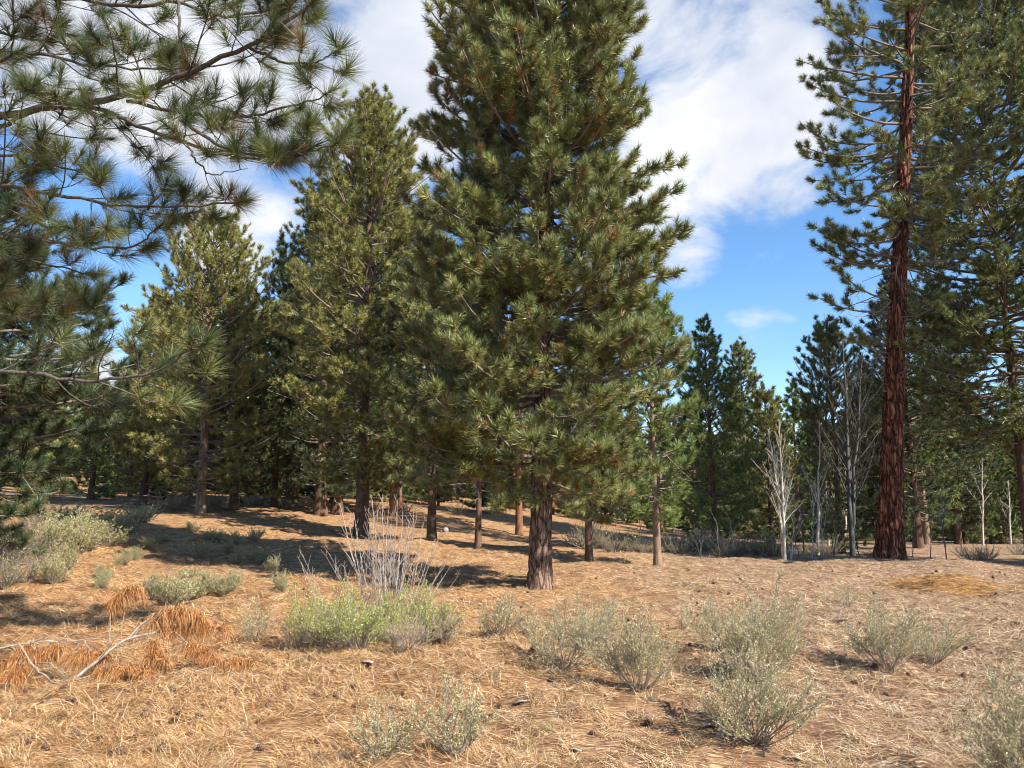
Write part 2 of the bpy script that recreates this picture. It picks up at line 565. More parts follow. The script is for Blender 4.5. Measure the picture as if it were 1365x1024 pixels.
def build_ground():
    xs = axis_coords(-12, 13, .11, 900)
    ys = axis_coords(2.5, 27, .10, 900)
    Xg, Yg = np.meshgrid(xs, ys)
    Z = ground_z(Xg, Yg)
    V = np.stack([Xg, Yg, Z], -1).reshape(-1, 3)
    ny, nx = Xg.shape
    i = np.arange((ny - 1) * (nx - 1))
    r, c = i // (nx - 1), i % (nx - 1)
    a = r * nx + c
    F = np.stack([a, a + 1, a + nx + 1, a + nx], -1)
    me = mesh_np('ground', V, F, smooth=True)
    m, N, L, out = new_mat('needle_litter_ground')
    tc = N.new('ShaderNodeTexCoord')

    def noise(scale, detail=6, rough=.6, dist=0.0, vec=None):
        n = N.new('ShaderNodeTexNoise')
        n.inputs['Scale'].default_value = scale
        n.inputs['Detail'].default_value = detail
        n.inputs['Roughness'].default_value = rough
        n.inputs['Distortion'].default_value = dist
        L.new(vec if vec is not None else tc.outputs['Object'], n.inputs[0])
        return n.outputs[0]

    def mix(f, a_, b_):
        mx = N.new('ShaderNodeMix')
        mx.data_type = 'RGBA'
        for sock, v in ((mx.inputs['Factor'], f), (mx.inputs[6], a_), (mx.inputs[7], b_)):
            if isinstance(v, tuple):
                sock.default_value = (*v, 1)
            elif isinstance(v, float):
                sock.default_value = v
            else:
                L.new(v, sock)
        return mx.outputs[2]

    def rng_map(v, lo, hi, to=1.0):
        mr = N.new('ShaderNodeMapRange')
        mr.interpolation_type = 'SMOOTHSTEP'
        mr.inputs['From Min'].default_value = lo
        mr.inputs['From Max'].default_value = hi
        mr.inputs['To Max'].default_value = to
        L.new(v, mr.inputs['Value'])
        return mr.outputs[0]

    # streaks of needles laid in several directions
    streaks = None
    for rot, sc in ((.3, (9, 110, 1)), (1.2, (8, 120, 1)), (2.2, (10, 100, 1)), (2.9, (8, 115, 1))):
        mp = N.new('ShaderNodeMapping')
        mp.inputs['Rotation'].default_value = (0, 0, rot)
        mp.inputs['Scale'].default_value = sc
        L.new(tc.outputs['Object'], mp.inputs[0])
        n = noise(1.0, 3, .55, .5, mp.outputs[0])
        if streaks is None:
            streaks = n
        else:
            mm = N.new('ShaderNodeMath')
            mm.operation = 'MAXIMUM'
            L.new(streaks, mm.inputs[0])
            L.new(n, mm.inputs[1])
            streaks = mm.outputs[0]
    big = noise(.35, 5, .6, .4)
    mid = noise(2.6, 6, .65, .6)
    fine = noise(38, 4, .7)
    sep = N.new('ShaderNodeSeparateXYZ')
    L.new(tc.outputs['Object'], sep.inputs[0])
    # paler, greyer straw on the right-hand side near the camera; orange needles to the left and under the pines
    ax = N.new('ShaderNodeMath')
    ax.operation = 'MULTIPLY_ADD'
    ax.inputs[1].default_value = .16
    L.new(sep.outputs[0], ax.inputs[0])
    L.new(big, ax.inputs[2])
    ay = N.new('ShaderNodeMath')
    ay.operation = 'MULTIPLY_ADD'
    ay.inputs[1].default_value = -.035
    L.new(sep.outputs[1], ay.inputs[0])
    L.new(ax.outputs[0], ay.inputs[2])
    right = rng_map(ay.outputs[0], .0, .75)
    needle_or = ramp(N, [(.49, (.080, .040, .022)), (.57, (.30, .155, .068)), (.65, (.50, .315, .155)), (.77, (.72, .57, .37))])
    needle_gr = ramp(N, [(.49, (.075, .036, .02)), (.57, (.22, .122, .07)), (.65, (.45, .32, .20)), (.77, (.74, .64, .49))])
    L.new(streaks, needle_or.inputs[0])
    L.new(streaks, needle_gr.inputs[0])
    col = mix(right, needle_or.outputs[0], needle_gr.outputs[0])
    col = mix(rng_map(mid, .48, .62, .65), col, (.125, .055, .029))
    pale = noise(5.5, 6, .7, .8)
    col = mix(rng_map(pale, .56, .70, .7), col, (.56, .44, .30))
    L2 = rng_map(fine, .56, .70, .7)
    col = mix(L2, col, (.14, .08, .05))
    p = N.new('ShaderNodeBsdfPrincipled')
    p.inputs['Roughness'].default_value = .85
    p.inputs['Specular IOR Level'].default_value = .15
    L.new(col, p.inputs['Base Color'])
    hsum = N.new('ShaderNodeMath')
    hsum.operation = 'MULTIPLY_ADD'
    hsum.inputs[1].default_value = 1.6
    L.new(mid, hsum.inputs[0])
    L.new(streaks, hsum.inputs[2])
    bm = N.new('ShaderNodeBump')
    bm.inputs['Strength'].default_value = .8
    bm.inputs['Distance'].default_value = .035
    L.new(hsum.outputs[0], bm.inputs['Height'])
    L.new(bm.outputs[0], p.inputs['Normal'])
    L.new(p.outputs[0], out.inputs[0])
    g = put('ground', me, m)
    tag(g, 'forest floor of dry orange needles and pale straw', None, kind='structure')


build_ground()


def scatter_xy(rng, n, y0, y1, power=1.5):
    u = rng.uniform(0, 1, n)
    e = 1 - power
    Yv = (y0 ** e + u * (y1 ** e - y0 ** e)) ** (1 / e)
    X = rng.uniform(-1, 1, n) * (.72 * Yv + .8)
    return X, Yv


def build_litter():
    rng = copy_rng(11)
    X, Yv = scatter_xy(rng, 1150000, 3.2, 26, 1.5)
    # needles gather in drifts
    dr = np.zeros(len(X))
    for k, amp in ((1.1, .35), (2.7, .3), (6.1, .3), (12., .35), (21., .4)):
        for a in rng.uniform(0, 6.28, 3):
            dr += amp * np.sin(k * (math.cos(a) * X + math.sin(a) * Yv) + rng.uniform(0, 6.28)) / 1.7
    keep = rng.uniform(-.5, .75, len(X)) < dr
    X, Yv, dr = X[keep], Yv[keep], dr[keep]
    n = len(X)
    a = rng.uniform(0, math.pi * 2, n)
    a = np.where(rng.uniform(0, 1, n) < .5, rng.normal(0, .45, n) + math.pi * rng.integers(0, 2, n), a)
    ln = rng.uniform(.04, .13, n)
    w = np.clip(.0009 + .00035 * Yv, .0015, .005) * rng.uniform(.6, 1.4, n)
    D = np.stack([np.cos(a), np.sin(a), np.zeros(n)], 1)
    S = np.stack([-np.sin(a), np.cos(a), np.zeros(n)], 1)
    z0 = ground_z(X, Yv)
    lift0 = rng.uniform(.001, .012, n)
    lift1 = np.abs(rng.normal(0.006, .032, n)) + .002
    st = np.stack([X, Yv, z0 + lift0], 1)
    e = st + D * ln[:, None]
    e[:, 2] = ground_z(e[:, 0], e[:, 1]) + lift1
    S[:, 2] = rng.normal(0, .5, n)
    S = unit(S) * (w * .5)[:, None]
    V = np.stack([st - S, st + S, e + S * .5, e - S * .5], 1).reshape(-1, 3)
    F = np.arange(n * 4).reshape(-1, 4)
    tn = np.clip(rng.beta(1.1, 1.35, n), 0, 1)
    grey = rng.uniform(0, 1, n) < np.clip(.28 + .14 * X + .10 * dr, .05, .85)
    for sel, nm, mt, lab in ((~grey, 'needle_litter', M['litter'], 'loose orange pine needles strewn over the forest floor'),
                             (grey, 'straw_litter', M['litter_grey'], 'pale grey straw and needles strewn over the clearing')):
        vv = V.reshape(-1, 4, 3)[sel].reshape(-1, 3)
        ff = np.arange(len(vv)).reshape(-1, 4)
        o = put(nm, mesh_np(nm, vv, ff, tn[sel]), mt)
        tag(o, lab, 'litter', kind='stuff')


build_litter()

# ------------------------------------------------------------------ trunks and pines
def worley_grooves(rng, sv, zv, circ, H, n):
    """0 in the fissures, 1 on the plates, for points unrolled round a trunk."""
    cs = np.stack([rng.uniform(0, circ, n), rng.uniform(0, H, n)], 1)
    cs = np.concatenate([cs, cs + [circ, 0], cs - [circ, 0]])
    out = np.empty(len(sv))
    an = np.array([1., .30])
    for i in range(0, len(sv), 4000):
        q = np.stack([sv[i:i + 4000], zv[i:i + 4000]], 1)
        d = np.sqrt((((q[:, None] - cs[None]) * an) ** 2).sum(-1))
        d.partition(1, axis=1)
        out[i:i + 4000] = d[:, 1] - d[:, 0]
    return out


def trunk_mesh(rng, path, r0, rtop, flare=.3, S=16, rings=40, plates=0, rough=.05, detail_h=None):
    path = np.asarray(path, float)
    d = np.concatenate([[0], np.cumsum(np.linalg.norm(np.diff(path, axis=0), axis=1))])
    H = d[-1]
    if plates:
        hh = min(H, detail_h or H)
        t = np.concatenate([np.linspace(0, hh, rings), np.linspace(hh, H, 14)[1:]])
    else:
        t = H * np.linspace(0, 1, rings) ** 1.25
    c = np.stack([np.interp(t, d, path[:, i]) for i in range(3)], 1)
    if not plates:
        c[1:, :2] += np.cumsum(rng.normal(0, r0 * .04, (len(t) - 1, 2)), 0) * .5
    r = r0 + (rtop - r0) * (t / H) ** .85
    r = r + r0 * flare * np.exp(-t / (r0 * 1.3))
    a = np.arange(S) * 2 * math.pi / S
    A, T = np.meshgrid(a, t)
    rr = np.repeat(r[:, None], S, 1)
    lob = np.zeros_like(A)
    for k in (2, 3, 5, 7):
        lob += np.sin(k * A + rng.uniform(0, 6.28) + rng.uniform(-.4, .4) * T) / k
    rr = rr * (1 + rough * lob + flare * .35 * np.exp(-T / (r0 * 1.2)) * np.sin(5 * A + 1.3) * .6)
    if plates:
        g = worley_grooves(rng, (A * r0).ravel(), T.ravel() + rng.normal(0, .012, A.size), 2 * math.pi * r0, H, plates).reshape(A.shape)
        dep = r0 * .17
        rr = rr - dep * (1 - np.clip(g / (r0 * .16), 0, 1) ** .6) + rng.normal(0, r0 * .008, A.shape)
    V = np.stack([c[:, None, 0] + rr * np.cos(A), c[:, None, 1] + rr * np.sin(A), np.repeat(c[:, None, 2], S, 1)], -1).reshape(-1, 3)
    V[:S, 2] -= .15
    i = np.arange((len(t) - 1) * S)
    k, j = i // S, i % S
    F = np.stack([k * S + j, k * S + (j + 1) % S, (k + 1) * S + (j + 1) % S, (k + 1) * S + j], -1)
    return mesh_np('trunk', V, F, smooth=not plates)


def pine(name, base, Y, top, prof, r_px, label, group=None, seed=1, path_px=None, needle='needles', bark='bark_dark', twig='twig',
         ws=.42, per=(3, 5), elev=(-8, 48), lift=.9, sp2=.26, sp3=.17, nn=26, nl=.17, nw=.010, fs=.22, bare=None, asym=0.0, along=1,
         extra=(), H=None, category='pine tree', brown=.10, plates=0, S=14, rings=36, jit=(.68, 1.1), l2=.46, l2max=1.0, tf=(.5, .95), cut=None, rz=0, flare=.22, at_xy=None, spread=(16, 72), dens=1.35, stubs=None, sink=0.0):
    """A pine seen in the photograph: base pixel, depth, top pixel and a crown profile of (py, half width in px)."""
    rng = copy_rng(seed)
    px, py = base
    if not plates and dens != 1:
        ws, sp2, sp3, nn, nw = ws / dens, sp2 / dens ** .4, sp3, int(nn * 1.5), nw * 1.2
    if at_xy is not None:
        bx, by = at_xy
        bz = gz(bx, by)
    else:
        b = at(px, py, Y)
        bx, by, bz = b[0], Y, gz(b[0], Y) - sink
    root = thing(name, (bx, by, bz), label, category, group)
    if prof and prof[0][0] > 25:       # pixels
        pz = np.array([at(px, q[0], Y)[2] - bz for q in prof])
        pr = np.array([q[1] * mpp(q[0], Y) for q in prof])
    else:
        pz = np.array([q[0] for q in prof], float)
        pr = np.array([q[1] for q in prof], float)
    o_ = np.argsort(pz)
    pz, pr = pz[o_], pr[o_]
    if H is None:
        H = at(px, top, Y)[2] - bz
    if path_px:
        path = [np.array([0, 0, 0.])]
        for qx, qy in path_px:
            q = at(qx, qy, Y)
            path.append(np.array([q[0] - bx, 0, q[2] - bz]))
        e = path[-1] + (path[-1] - path[-2]) * max(0.0, (H - path[-1][2]) / max(.01, path[-1][2] - path[-2][2]))
        if H > path[-1][2] + .2:
            path.append(e)
        path = np.array(path)
    else:
        lean = rng.normal(0, .012, 2)
        path = np.array([[lean[0] * z, lean[1] * z, z] for z in np.linspace(0, H, 6)])
    r0 = r_px * mpp(py, Y) if r_px > 1 else r_px
    put('trunk', trunk_mesh(rng, path, r0, max(.012, r0 * .08), flare, S, rings, plates, detail_h=13), M[bark], root)

    def on_trunk(z):
        return np.stack([np.interp(z, path[:, 2], path[:, 0]), np.interp(z, path[:, 2], path[:, 1]), z], -1)

    # primary limbs in rough whorls
    zs, z = [], max(pz[0], .25)
    while z < H - .15:
        f = (z - pz[0]) / (H - pz[0])
        n = rng.integers(per[0], per[1] + 1)
        zs += list(z + rng.normal(0, ws * .28, n))
        z += ws * (1 - .45 * f) * rng.uniform(.75, 1.25)
    zs = np.clip(np.array(zs), max(pz[0] * .97, .2), H - .1)
    az = (np.arange(len(zs)) * 2.39996 + rng.normal(0, .5, len(zs))) % (2 * math.pi)
    f = np.clip((zs - pz[0]) / (H - pz[0]), 0, 1)
    el = np.radians(elev[0] + (elev[1] - elev[0]) * f + rng.normal(0, 7, len(zs)))
    rad = np.interp(zs, pz, pr)
    L = rad / np.maximum(np.cos(el), .45) * rng.uniform(jit[0], jit[1], len(zs)) * (1 + asym * np.cos(az))
    for ez, eaz, eL, eel in extra:
        zs, az = np.append(zs, ez), np.append(az, math.radians(eaz))
        el, L = np.append(el, math.radians(eel)), np.append(L, eL)
    if cut:                                    # drop limbs where the photo shows none: (z0, z1, azimuth centre, half width)
        keep = np.ones(len(zs), bool)
        for z0, z1, ac, aw in cut:
            da = np.abs((az - math.radians(ac) + math.pi) % (2 * math.pi) - math.pi)
            keep &= ~((zs > z0) & (zs < z1) & (da < math.radians(aw)))
        zs, az, el, L = zs[keep], az[keep], el[keep], L[keep]
    L = np.maximum(L, .18)
    o = on_trunk(zs)
    d = np.stack([np.cos(az) * np.cos(el), np.sin(az) * np.cos(el), np.sin(el)], -1)
    P1 = polyline(rng, o, d, L, 9, rng.uniform(.4, 1.1, len(L)) * lift, .045)
    R1 = (.012 + .011 * L)[:, None] * np.linspace(1, .22, 9)[None]
    R1 = np.minimum(R1, (r0 * .42 * (1 - f * .8) if len(f) == len(L) else r0 * .3 * np.ones(len(L)))[:, None])
    parts = [tubes(P1, np.maximum(R1, .004), 5)]
    P2, L2, _ = side_shoots(rng, P1, L, sp2, fs, .98, 48, l2, .2, l2max, 6, lift * .8, .06)
    parts.append(tubes(P2, np.maximum((.004 + .006 * L2)[:, None] * np.linspace(1, .4, 6)[None], .003), 3))
    P3, L3, _ = side_shoots(rng, P2, L2, sp3, .25, .95, 45, .5, .10, .45, 4, lift * .8, .06)
    parts.append(tubes(P3, np.maximum((.0035 + .004 * L3)[:, None] * np.linspace(1, .6, 4)[None], .0028), 3))
    C, A = [], []

    def tips(P, s):
        idx = np.arange(len(P))
        c, t = sample_on(P, idx, np.full(len(P), s))
        C.append(c)
        A.append(unit(t + np.array([0, 0, .25])))
    tips(P1, .999)
    tips(P2, .999)
    tips(P3, .999)
    if along >= 1:
        tips(P2, tf[0])
        tips(P2, .78)
    if along >= 2:
        tips(P3, .55)
        tips(P1, .93)
    C, A = np.concatenate(C), np.concatenate(A)
    tz = np.clip(rng.normal(.52, .2, len(C)), .15, .95)
    V, F, tn = needles(rng, C, A, nn, nl, nw, brown=brown, tint0=tz, spread=spread)
    put('crown', mesh_np('crown', V, F, tn), M[needle], root)
    if stubs:
        z0, z1, n = stubs
        sz, sa = rng.uniform(z0, z1, n), rng.uniform(0, 2 * math.pi, n)
        sl = r0 + rng.uniform(.08, .4, n)
        sd = np.stack([np.cos(sa), np.sin(sa), rng.uniform(-.35, .25, n)], -1)
        SP = polyline(rng, on_trunk(sz), unit(sd), sl, 6, rng.uniform(-.3, .3, n), .09)
        parts.append(tubes(SP, (rng.uniform(.012, .028, n))[:, None] * np.linspace(1.2, .5, 6)[None], 6))
    if bare:
        z0, z1, n, bl, bel = bare
        bz_ = rng.uniform(z0, z1, n)
        ba = rng.uniform(0, 2 * math.pi, n)
        be = np.radians(rng.normal(bel, 16, n))
        bL = bl * rng.uniform(.4, 1.15, n)
        bd = np.stack([np.cos(ba) * np.cos(be), np.sin(ba) * np.cos(be), np.sin(be)], -1)
        B1 = polyline(rng, on_trunk(bz_), bd, bL, 8, rng.uniform(-.3, .8, n), .12)
        BR = (.008 + .007 * bL)[:, None] * np.linspace(1, .3, 8)[None]
        B2, BL2, _ = side_shoots(rng, B1, bL, .28, .2, .98, 50, .5, .15, .9, 6, .5, .14, up=.1)
        B3, BL3, _ = side_shoots(rng, B2, BL2, .22, .2, .98, 50, .5, .08, .4, 4, .4, .14, up=.1)
        bp = [tubes(B1, BR, 4), tubes(B2, (.003 + .005 * BL2)[:, None] * np.linspace(1, .5, 6)[None], 3),
              tubes(B3, np.full((len(B3), 4), .0028), 3)]
        Vb, Fb = join(bp)
        put('dead_limbs', mesh_np('dead_limbs', Vb, Fb, smooth=True), M['twig_grey'], root)
    Vt, Ft = join(parts)
    put('limbs', mesh_np('limbs', Vt, Ft, smooth=True), M[twig], root)
    return root


STAND = 'pines standing round the clearing'
# the big pine in the middle
pine('pine_tree', (719, 786), 14.3, None, [(650, 135), (612, 195), (560, 222), (480, 225), (400, 218), (300, 205), (200, 190), (100, 174), (0, 158), (-150, 115), (-500, 20)], 17,
     'large full pine mid-clearing with a broad dense crown and thick bare base', seed=3, H=19.5, needle='needles', bark='bark_main',
     ws=.21, per=(4, 6), elev=(-14, 48), lift=1.25, sp2=.20, sp3=.155, nn=62, nl=.175, nw=.0115, along=1, brown=.14, l2=.5, l2max=1.15, jit=(.62, 1.0), asym=-.05, plates=900, S=110, rings=330,
     bare=(1.9, 10, 80, 1.5, 5), fs=.2, flare=.2, stubs=(1.5, 3, 9), sink=.10)
# the tall red-barked pine on the right
pine('pine_tree', (1186, 747), 22, None, [(330, 90), (230, 125), (150, 130), (50, 115), (-100, 90), (-300, 20)], 17,
     'tall pine with a long straight reddish trunk and sparse limbs right of the clearing', seed=8, H=27, needle='needles', bark='bark_red',
     path_px=[(1190, 560), (1197, 380), (1207, 190), (1214, 0)], ws=.54, per=(3, 5), elev=(-24, 30), lift=1.3, sp2=.22, sp3=.17, nn=50, nl=.20, nw=.0135,
     along=1, brown=.08, plates=900, S=100, rings=330, fs=.38, l2=.4, l2max=1.2, bare=(5.5, 13, 46, 2.0, -28), flare=.34, stubs=(2.2, 9, 20), sink=.10,
     extra=[(13.8, 170, 3.3, 10), (15.0, 200, 3.3, 15), (16.2, 180, 3.1, 10), (17, 175, 2.9, 20), (12.2, 165, 3.1, -12), (8.6, 180, 2.7, 5), (8.9, 168, 2.5, 10), (10.4, 186, 2.6, 0),
            (7.2, 172, 2.4, 2), (7.5, 190, 2.2, 8), (5.9, 185, 1.7, 12), (6.1, 165, 1.5, 15), (9.4, 180, 2.4, -5), (12.6, 180, 3.3, -2), (13.1, 195, 3.2, -8),
            (14.6, 178, 3.4, 4), (15.5, 186, 3.0, 10), (11.6, 170, 2.8, -10), (12, 10, 3.0, -8), (10.6, -10, 2.6, -12), (13.6, 5, 3.4, 0), (7.0, -60, 1.6, 0), (6.0, -85, 1.0, 10)])
# dark-trunked pine filling the right edge
pine('pine_tree', (1374, 729), 28, None, [(590, 60), (545, 140), (430, 175), (300, 175), (180, 150), (60, 130), (-60, 100), (-250, 20)], 7,
     'tall dense pine with a dark trunk at the right edge', seed=21, dens=1.12, H=24, needle='needles', bark='bark_dark', ws=.40, per=(4, 6),
     elev=(-12, 40), nn=26, nl=.19, nw=.015, sp2=.28, sp3=.18, along=1, bare=(3.8, 8, 30, 3.0, -5), brown=.05)
# left of centre
pine('pine_tree', (481, 715), 26, 138, [(650, 40), (610, 85), (540, 120), (450, 130), (350, 125), (270, 95), (210, 60), (160, 22)], 10,
     'tall olive pine with a dark straight trunk left of the big middle pine', seed=31, needle='needles_olive', bark='bark_dark', ws=.42, per=(3, 5),
     elev=(-8, 50), nn=28, nl=.18, nw=.012, sp2=.27, sp3=.17, along=1, bare=(2.2, 6, 40, 2.2, -5), brown=.04)
pine('pine_tree', (268, 682), 31, 303, [(655, 50), (620, 90), (560, 115), (480, 118), (420, 95), (360, 62), (325, 30)], 7,
     'medium pine with a pale short trunk and grey dead lower limbs on the left rise', seed=41, needle='needles_olive', bark='bark_tan', dens=1.1, ws=.38, per=(4, 5),
     elev=(-5, 50), nn=24, nl=.17, nw=.013, sp2=.28, sp3=.18, along=1, bare=(.9, 3.2, 50, 2.0, -8), brown=.05)
pine('pine_tree', (427, 690), 34, 250, [(660, 45), (620, 75), (520, 90), (420, 80), (330, 50), (260, 15)], 8.5,
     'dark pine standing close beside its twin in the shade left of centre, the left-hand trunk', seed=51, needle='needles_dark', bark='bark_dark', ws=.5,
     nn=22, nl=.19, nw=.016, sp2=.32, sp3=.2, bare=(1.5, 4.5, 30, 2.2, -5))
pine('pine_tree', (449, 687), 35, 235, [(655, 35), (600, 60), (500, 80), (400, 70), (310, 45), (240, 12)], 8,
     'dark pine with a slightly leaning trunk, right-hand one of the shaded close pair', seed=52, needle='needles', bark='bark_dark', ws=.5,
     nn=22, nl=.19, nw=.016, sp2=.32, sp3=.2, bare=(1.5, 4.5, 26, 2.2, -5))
pine('pine_tree', (524, 692), 36, 270, [(640, 40), (590, 60), (500, 80), (400, 80), (310, 45), (275, 12)], 6,
     'pine with a reddish bent trunk behind the bare white shrub', seed=53, needle='needles_dark', bark='bark_orange', ws=.5,
     path_px=[(525, 640), (530, 600), (527, 500)], nn=22, nl=.19, nw=.016, sp2=.32, sp3=.2, bare=(2, 4.5, 16, 1.8, 0))
pine('pine_tree', (575, 722), 24, 330, [(665, 50), (630, 75), (560, 95), (480, 90), (400, 62), (340, 15)], 6.5,
     'dark slender pine half hidden by the left side of the big pine', seed=54, needle='needles', bark='bark_dark', ws=.42,
     nn=24, nl=.18, nw=.012, sp2=.28, sp3=.18, bare=(1.8, 4, 18, 1.6, 0))
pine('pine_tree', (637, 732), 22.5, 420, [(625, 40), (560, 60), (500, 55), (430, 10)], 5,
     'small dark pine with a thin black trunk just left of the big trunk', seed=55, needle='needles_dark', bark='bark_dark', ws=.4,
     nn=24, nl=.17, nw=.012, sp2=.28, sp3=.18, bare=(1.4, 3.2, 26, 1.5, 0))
pine('pine_tree', (692, 711), 34, 330, [(610, 40), (520, 70), (420, 60), (340, 12)], 5.2,
     'pine with a sunlit orange trunk right behind the big middle trunk', seed=56, needle='needles_dark', bark='bark_orange', ws=.5,
     nn=20, nl=.19, nw=.016, sp2=.32, sp3=.2)
pine('pine_tree', (785, 749), 21.5, 430, [(690, 30), (650, 60), (600, 72), (550, 68), (480, 45), (440, 10)], 5.5,
     'slim pine with a dark trunk just right of the big middle trunk', seed=57, needle='needles', bark='bark_dark', ws=.38,
     nn=26, nl=.17, nw=.011, sp2=.26, sp3=.17, bare=(1.2, 3.2, 22, 1.3, -10))
pine('pine_tree', (877, 752), 20.5, 385, [(690, 30), (650, 60), (600, 75), (540, 72), (470, 52), (400, 14)], 5.5,
     'slim bright green pine with a pale brown trunk right of the big pine', seed=58, needle='needles_bright', bark='bark_tan', ws=.36,
     nn=28, nl=.17, nw=.011, sp2=.25, sp3=.16, bare=(1.2, 3.4, 26, 1.2, -5))
pine('pine_tree', (955, 738), 34, 428, [(728, 45), (690, 70), (640, 75), (590, 68), (520, 45), (465, 20), (440, 8)], 5,
     'bright green spire-topped pine in the gap right of the big pine', seed=59, needle='needles_bright', bark='bark_dark', ws=.42,
     nn=24, nl=.18, nw=.014, sp2=.28, sp3=.18, brown=.03)
pine('pine_tree', (1001, 738), 46, 457, [(732, 40), (650, 50), (560, 40), (490, 20), (465, 6)], 4,
     'narrow olive pine with a pointed top seen against the blue gap', seed=60, needle='needles', bark='bark_dark', ws=.45,
     nn=18, nl=.2, nw=.02, sp2=.34, sp3=.22, brown=.03)
pine('pine_tree', (1030, 738), 42, 522, [(732, 35), (650, 40), (600, 36), (545, 20), (530, 8)], 4,
     'yellowish green small pine behind the white twin-stemmed aspen', seed=61, needle='needles_olive', bark='bark_dark', ws=.42,
     nn=20, nl=.19, nw=.018, sp2=.32, sp3=.2, brown=.03)
for k, (px, Y, top, w, lab, nd) in enumerate([(1066, 50, 512, 30, 'soft green small pine filling the notch of sky right of the white aspen', 'needles_bright'),
                                              (1088, 56, 528, 26, 'pointed dim pine behind the thin saplings before the red trunk', 'needles'),
                                              (1046, 58, 532, 24, 'far small pine straight behind the white twin-stemmed aspen', 'needles'),
                                              (985, 52, 505, 34, 'mid green pine between the two pointed pines in the right gap', 'needles_bright')]):
    h = 735 - top
    pine('pine_tree', (px, 735), Y, top, [(728, w), (735 - h * .35, w * 1.05), (735 - h * .7, w * .6), (top + 6, 5)], 4, lab, seed=180 + k, needle=nd, ws=.45,
         nn=18, nl=.22, nw=.024, sp2=.34, sp3=.22, brown=.03)
pine('pine_tree', (1122, 738), 34, 432, [(728, 40), (640, 58), (560, 58), (500, 42), (450, 15)], 5,
     'dark shaded pine between the white aspen and the red trunk', seed=62, needle='needles', bark='bark_dark', ws=.42,
     nn=22, nl=.18, nw=.015, sp2=.3, sp3=.19, brown=.02)
pine('pine_tree', (1236, 727), 44, 545, [(700, 38), (650, 52), (600, 40), (560, 15)], 5,
     'young light green pine standing right behind the red trunk', seed=63, needle='needles_bright', bark='bark_tan', ws=.42,
     nn=20, nl=.2, nw=.02, sp2=.32, sp3=.2, brown=.03)
pine('pine_tree', (1278, 725), 50, 380, [(705, 40), (640, 70), (560, 75), (480, 50), (400, 15)], 5,
     'dim green pine between the young light green pine and the right edge', seed=64, needle='needles_dark', bark='bark_dark', ws=.5,
     nn=18, nl=.22, nw=.022, sp2=.36, sp3=.22)
pine('pine_tree', (1225, 730), 36, 370, [(690, 40), (640, 70), (560, 80), (480, 60), (400, 20)], 6,
     'dark pine filling the gap behind the red trunk', seed=65, needle='needles_dark', bark='bark_dark', ws=.45,
     nn=22, nl=.19, nw=.016, sp2=.3, sp3=.19)
pine('pine_tree', (365, 672), 36, 330, [(660, 40), (600, 65), (540, 70), (440, 55), (350, 15)], 5,
     'dim pine with a thin trunk between the pale trunk and the shaded pair', seed=66, needle='needles', bark='bark_dark', ws=.48,
     nn=20, nl=.19, nw=.017, sp2=.32, sp3=.2, bare=(1, 4, 22, 2, 0))
pine('pine_tree', (311, 678), 33, 380, [(660, 40), (600, 65), (540, 70), (460, 50), (390, 12)], 6,
     'pine with a dark forked looking base just right of the pale short trunk', seed=67, needle='needles_dark', bark='bark_dark', ws=.48,
     nn=20, nl=.19, nw=.017, sp2=.32, sp3=.2, bare=(.8, 3, 22, 1.8, 0))
pine('pine_tree', (190, 672), 36, 395, [(655, 45), (600, 75), (520, 62), (440, 35), (405, 8)], 5,
     'bushy olive pine with foliage to the ground on the far left', seed=68, needle='needles_olive', bark='bark_dark', ws=.42,
     nn=22, nl=.19, nw=.016, sp2=.3, sp3=.19)
pine('pine_tree', (120, 672), 40, 525, [(662, 40), (620, 65), (570, 50), (535, 12)], 4.5,
     'low round bright pine behind the sagebrush on the far left', seed=69, needle='needles_bright', bark='bark_dark', ws=.4,
     nn=22, nl=.19, nw=.017, sp2=.3, sp3=.19)
pine('pine_tree', (40, 672), 42, 500, [(660, 40), (610, 70), (550, 50), (510, 12)], 4.5,
     'low olive pine at the far left edge behind the dark drooping branches', seed=70, needle='needles_olive', bark='bark_tan', ws=.4,
     nn=22, nl=.19, nw=.017, sp2=.3, sp3=.19)
# dark pine at the left edge, its trunk out of frame, its lower limbs hanging over the sagebrush
pine('pine_tree', (-130, 760), 13, None, [(1.0, 2.2), (1.7, 2.8), (3, 3.4), (4.5, 3.1), (5.4, 2.0), (6.4, .9), (7, .1)], .17,
     'dark pine with drooping branches reaching in at the left edge over the sagebrush', seed=71, H=7.2, needle='needles_dark', bark='bark_dark', twig='twig_grey', ws=.34, per=(4, 6),
     elev=(-26, 40), lift=.9, nn=44, nl=.18, nw=.0075, sp2=.22, sp3=.16, bare=(.8, 3.6, 60, 2.6, -22), along=1)
# two pines out of frame to the right: the photo shows the shade they throw across the red trunk and the far edge of the clearing
pine('pine_tree', (0, 0), 17, None, [(2.5, 2.2), (7, 3.0), (12, 2.6), (15, 1.4), (16.4, .1)], .35,
     'tall pine just out of frame on the right that shades the red trunk', seed=72, H=16.8, needle='needles', bark='bark_red', ws=.36, nn=24, nl=.22, nw=.034, sp2=.30,
     sp3=.22, at_xy=(17.6, 18.4), S=10, rings=20)
pine('pine_tree', (0, 0), 17, None, [(3, 2.2), (8, 2.8), (13, 2.2), (17, .1)], .3,
     'second tall pine out of frame on the right that shades the edge of the clearing', seed=73, H=17.5, needle='needles', bark='bark_red', ws=.6, nn=16, nl=.2, nw=.02, sp2=.36,
     sp3=.24, at_xy=(25, 15.5), S=10, rings=20)

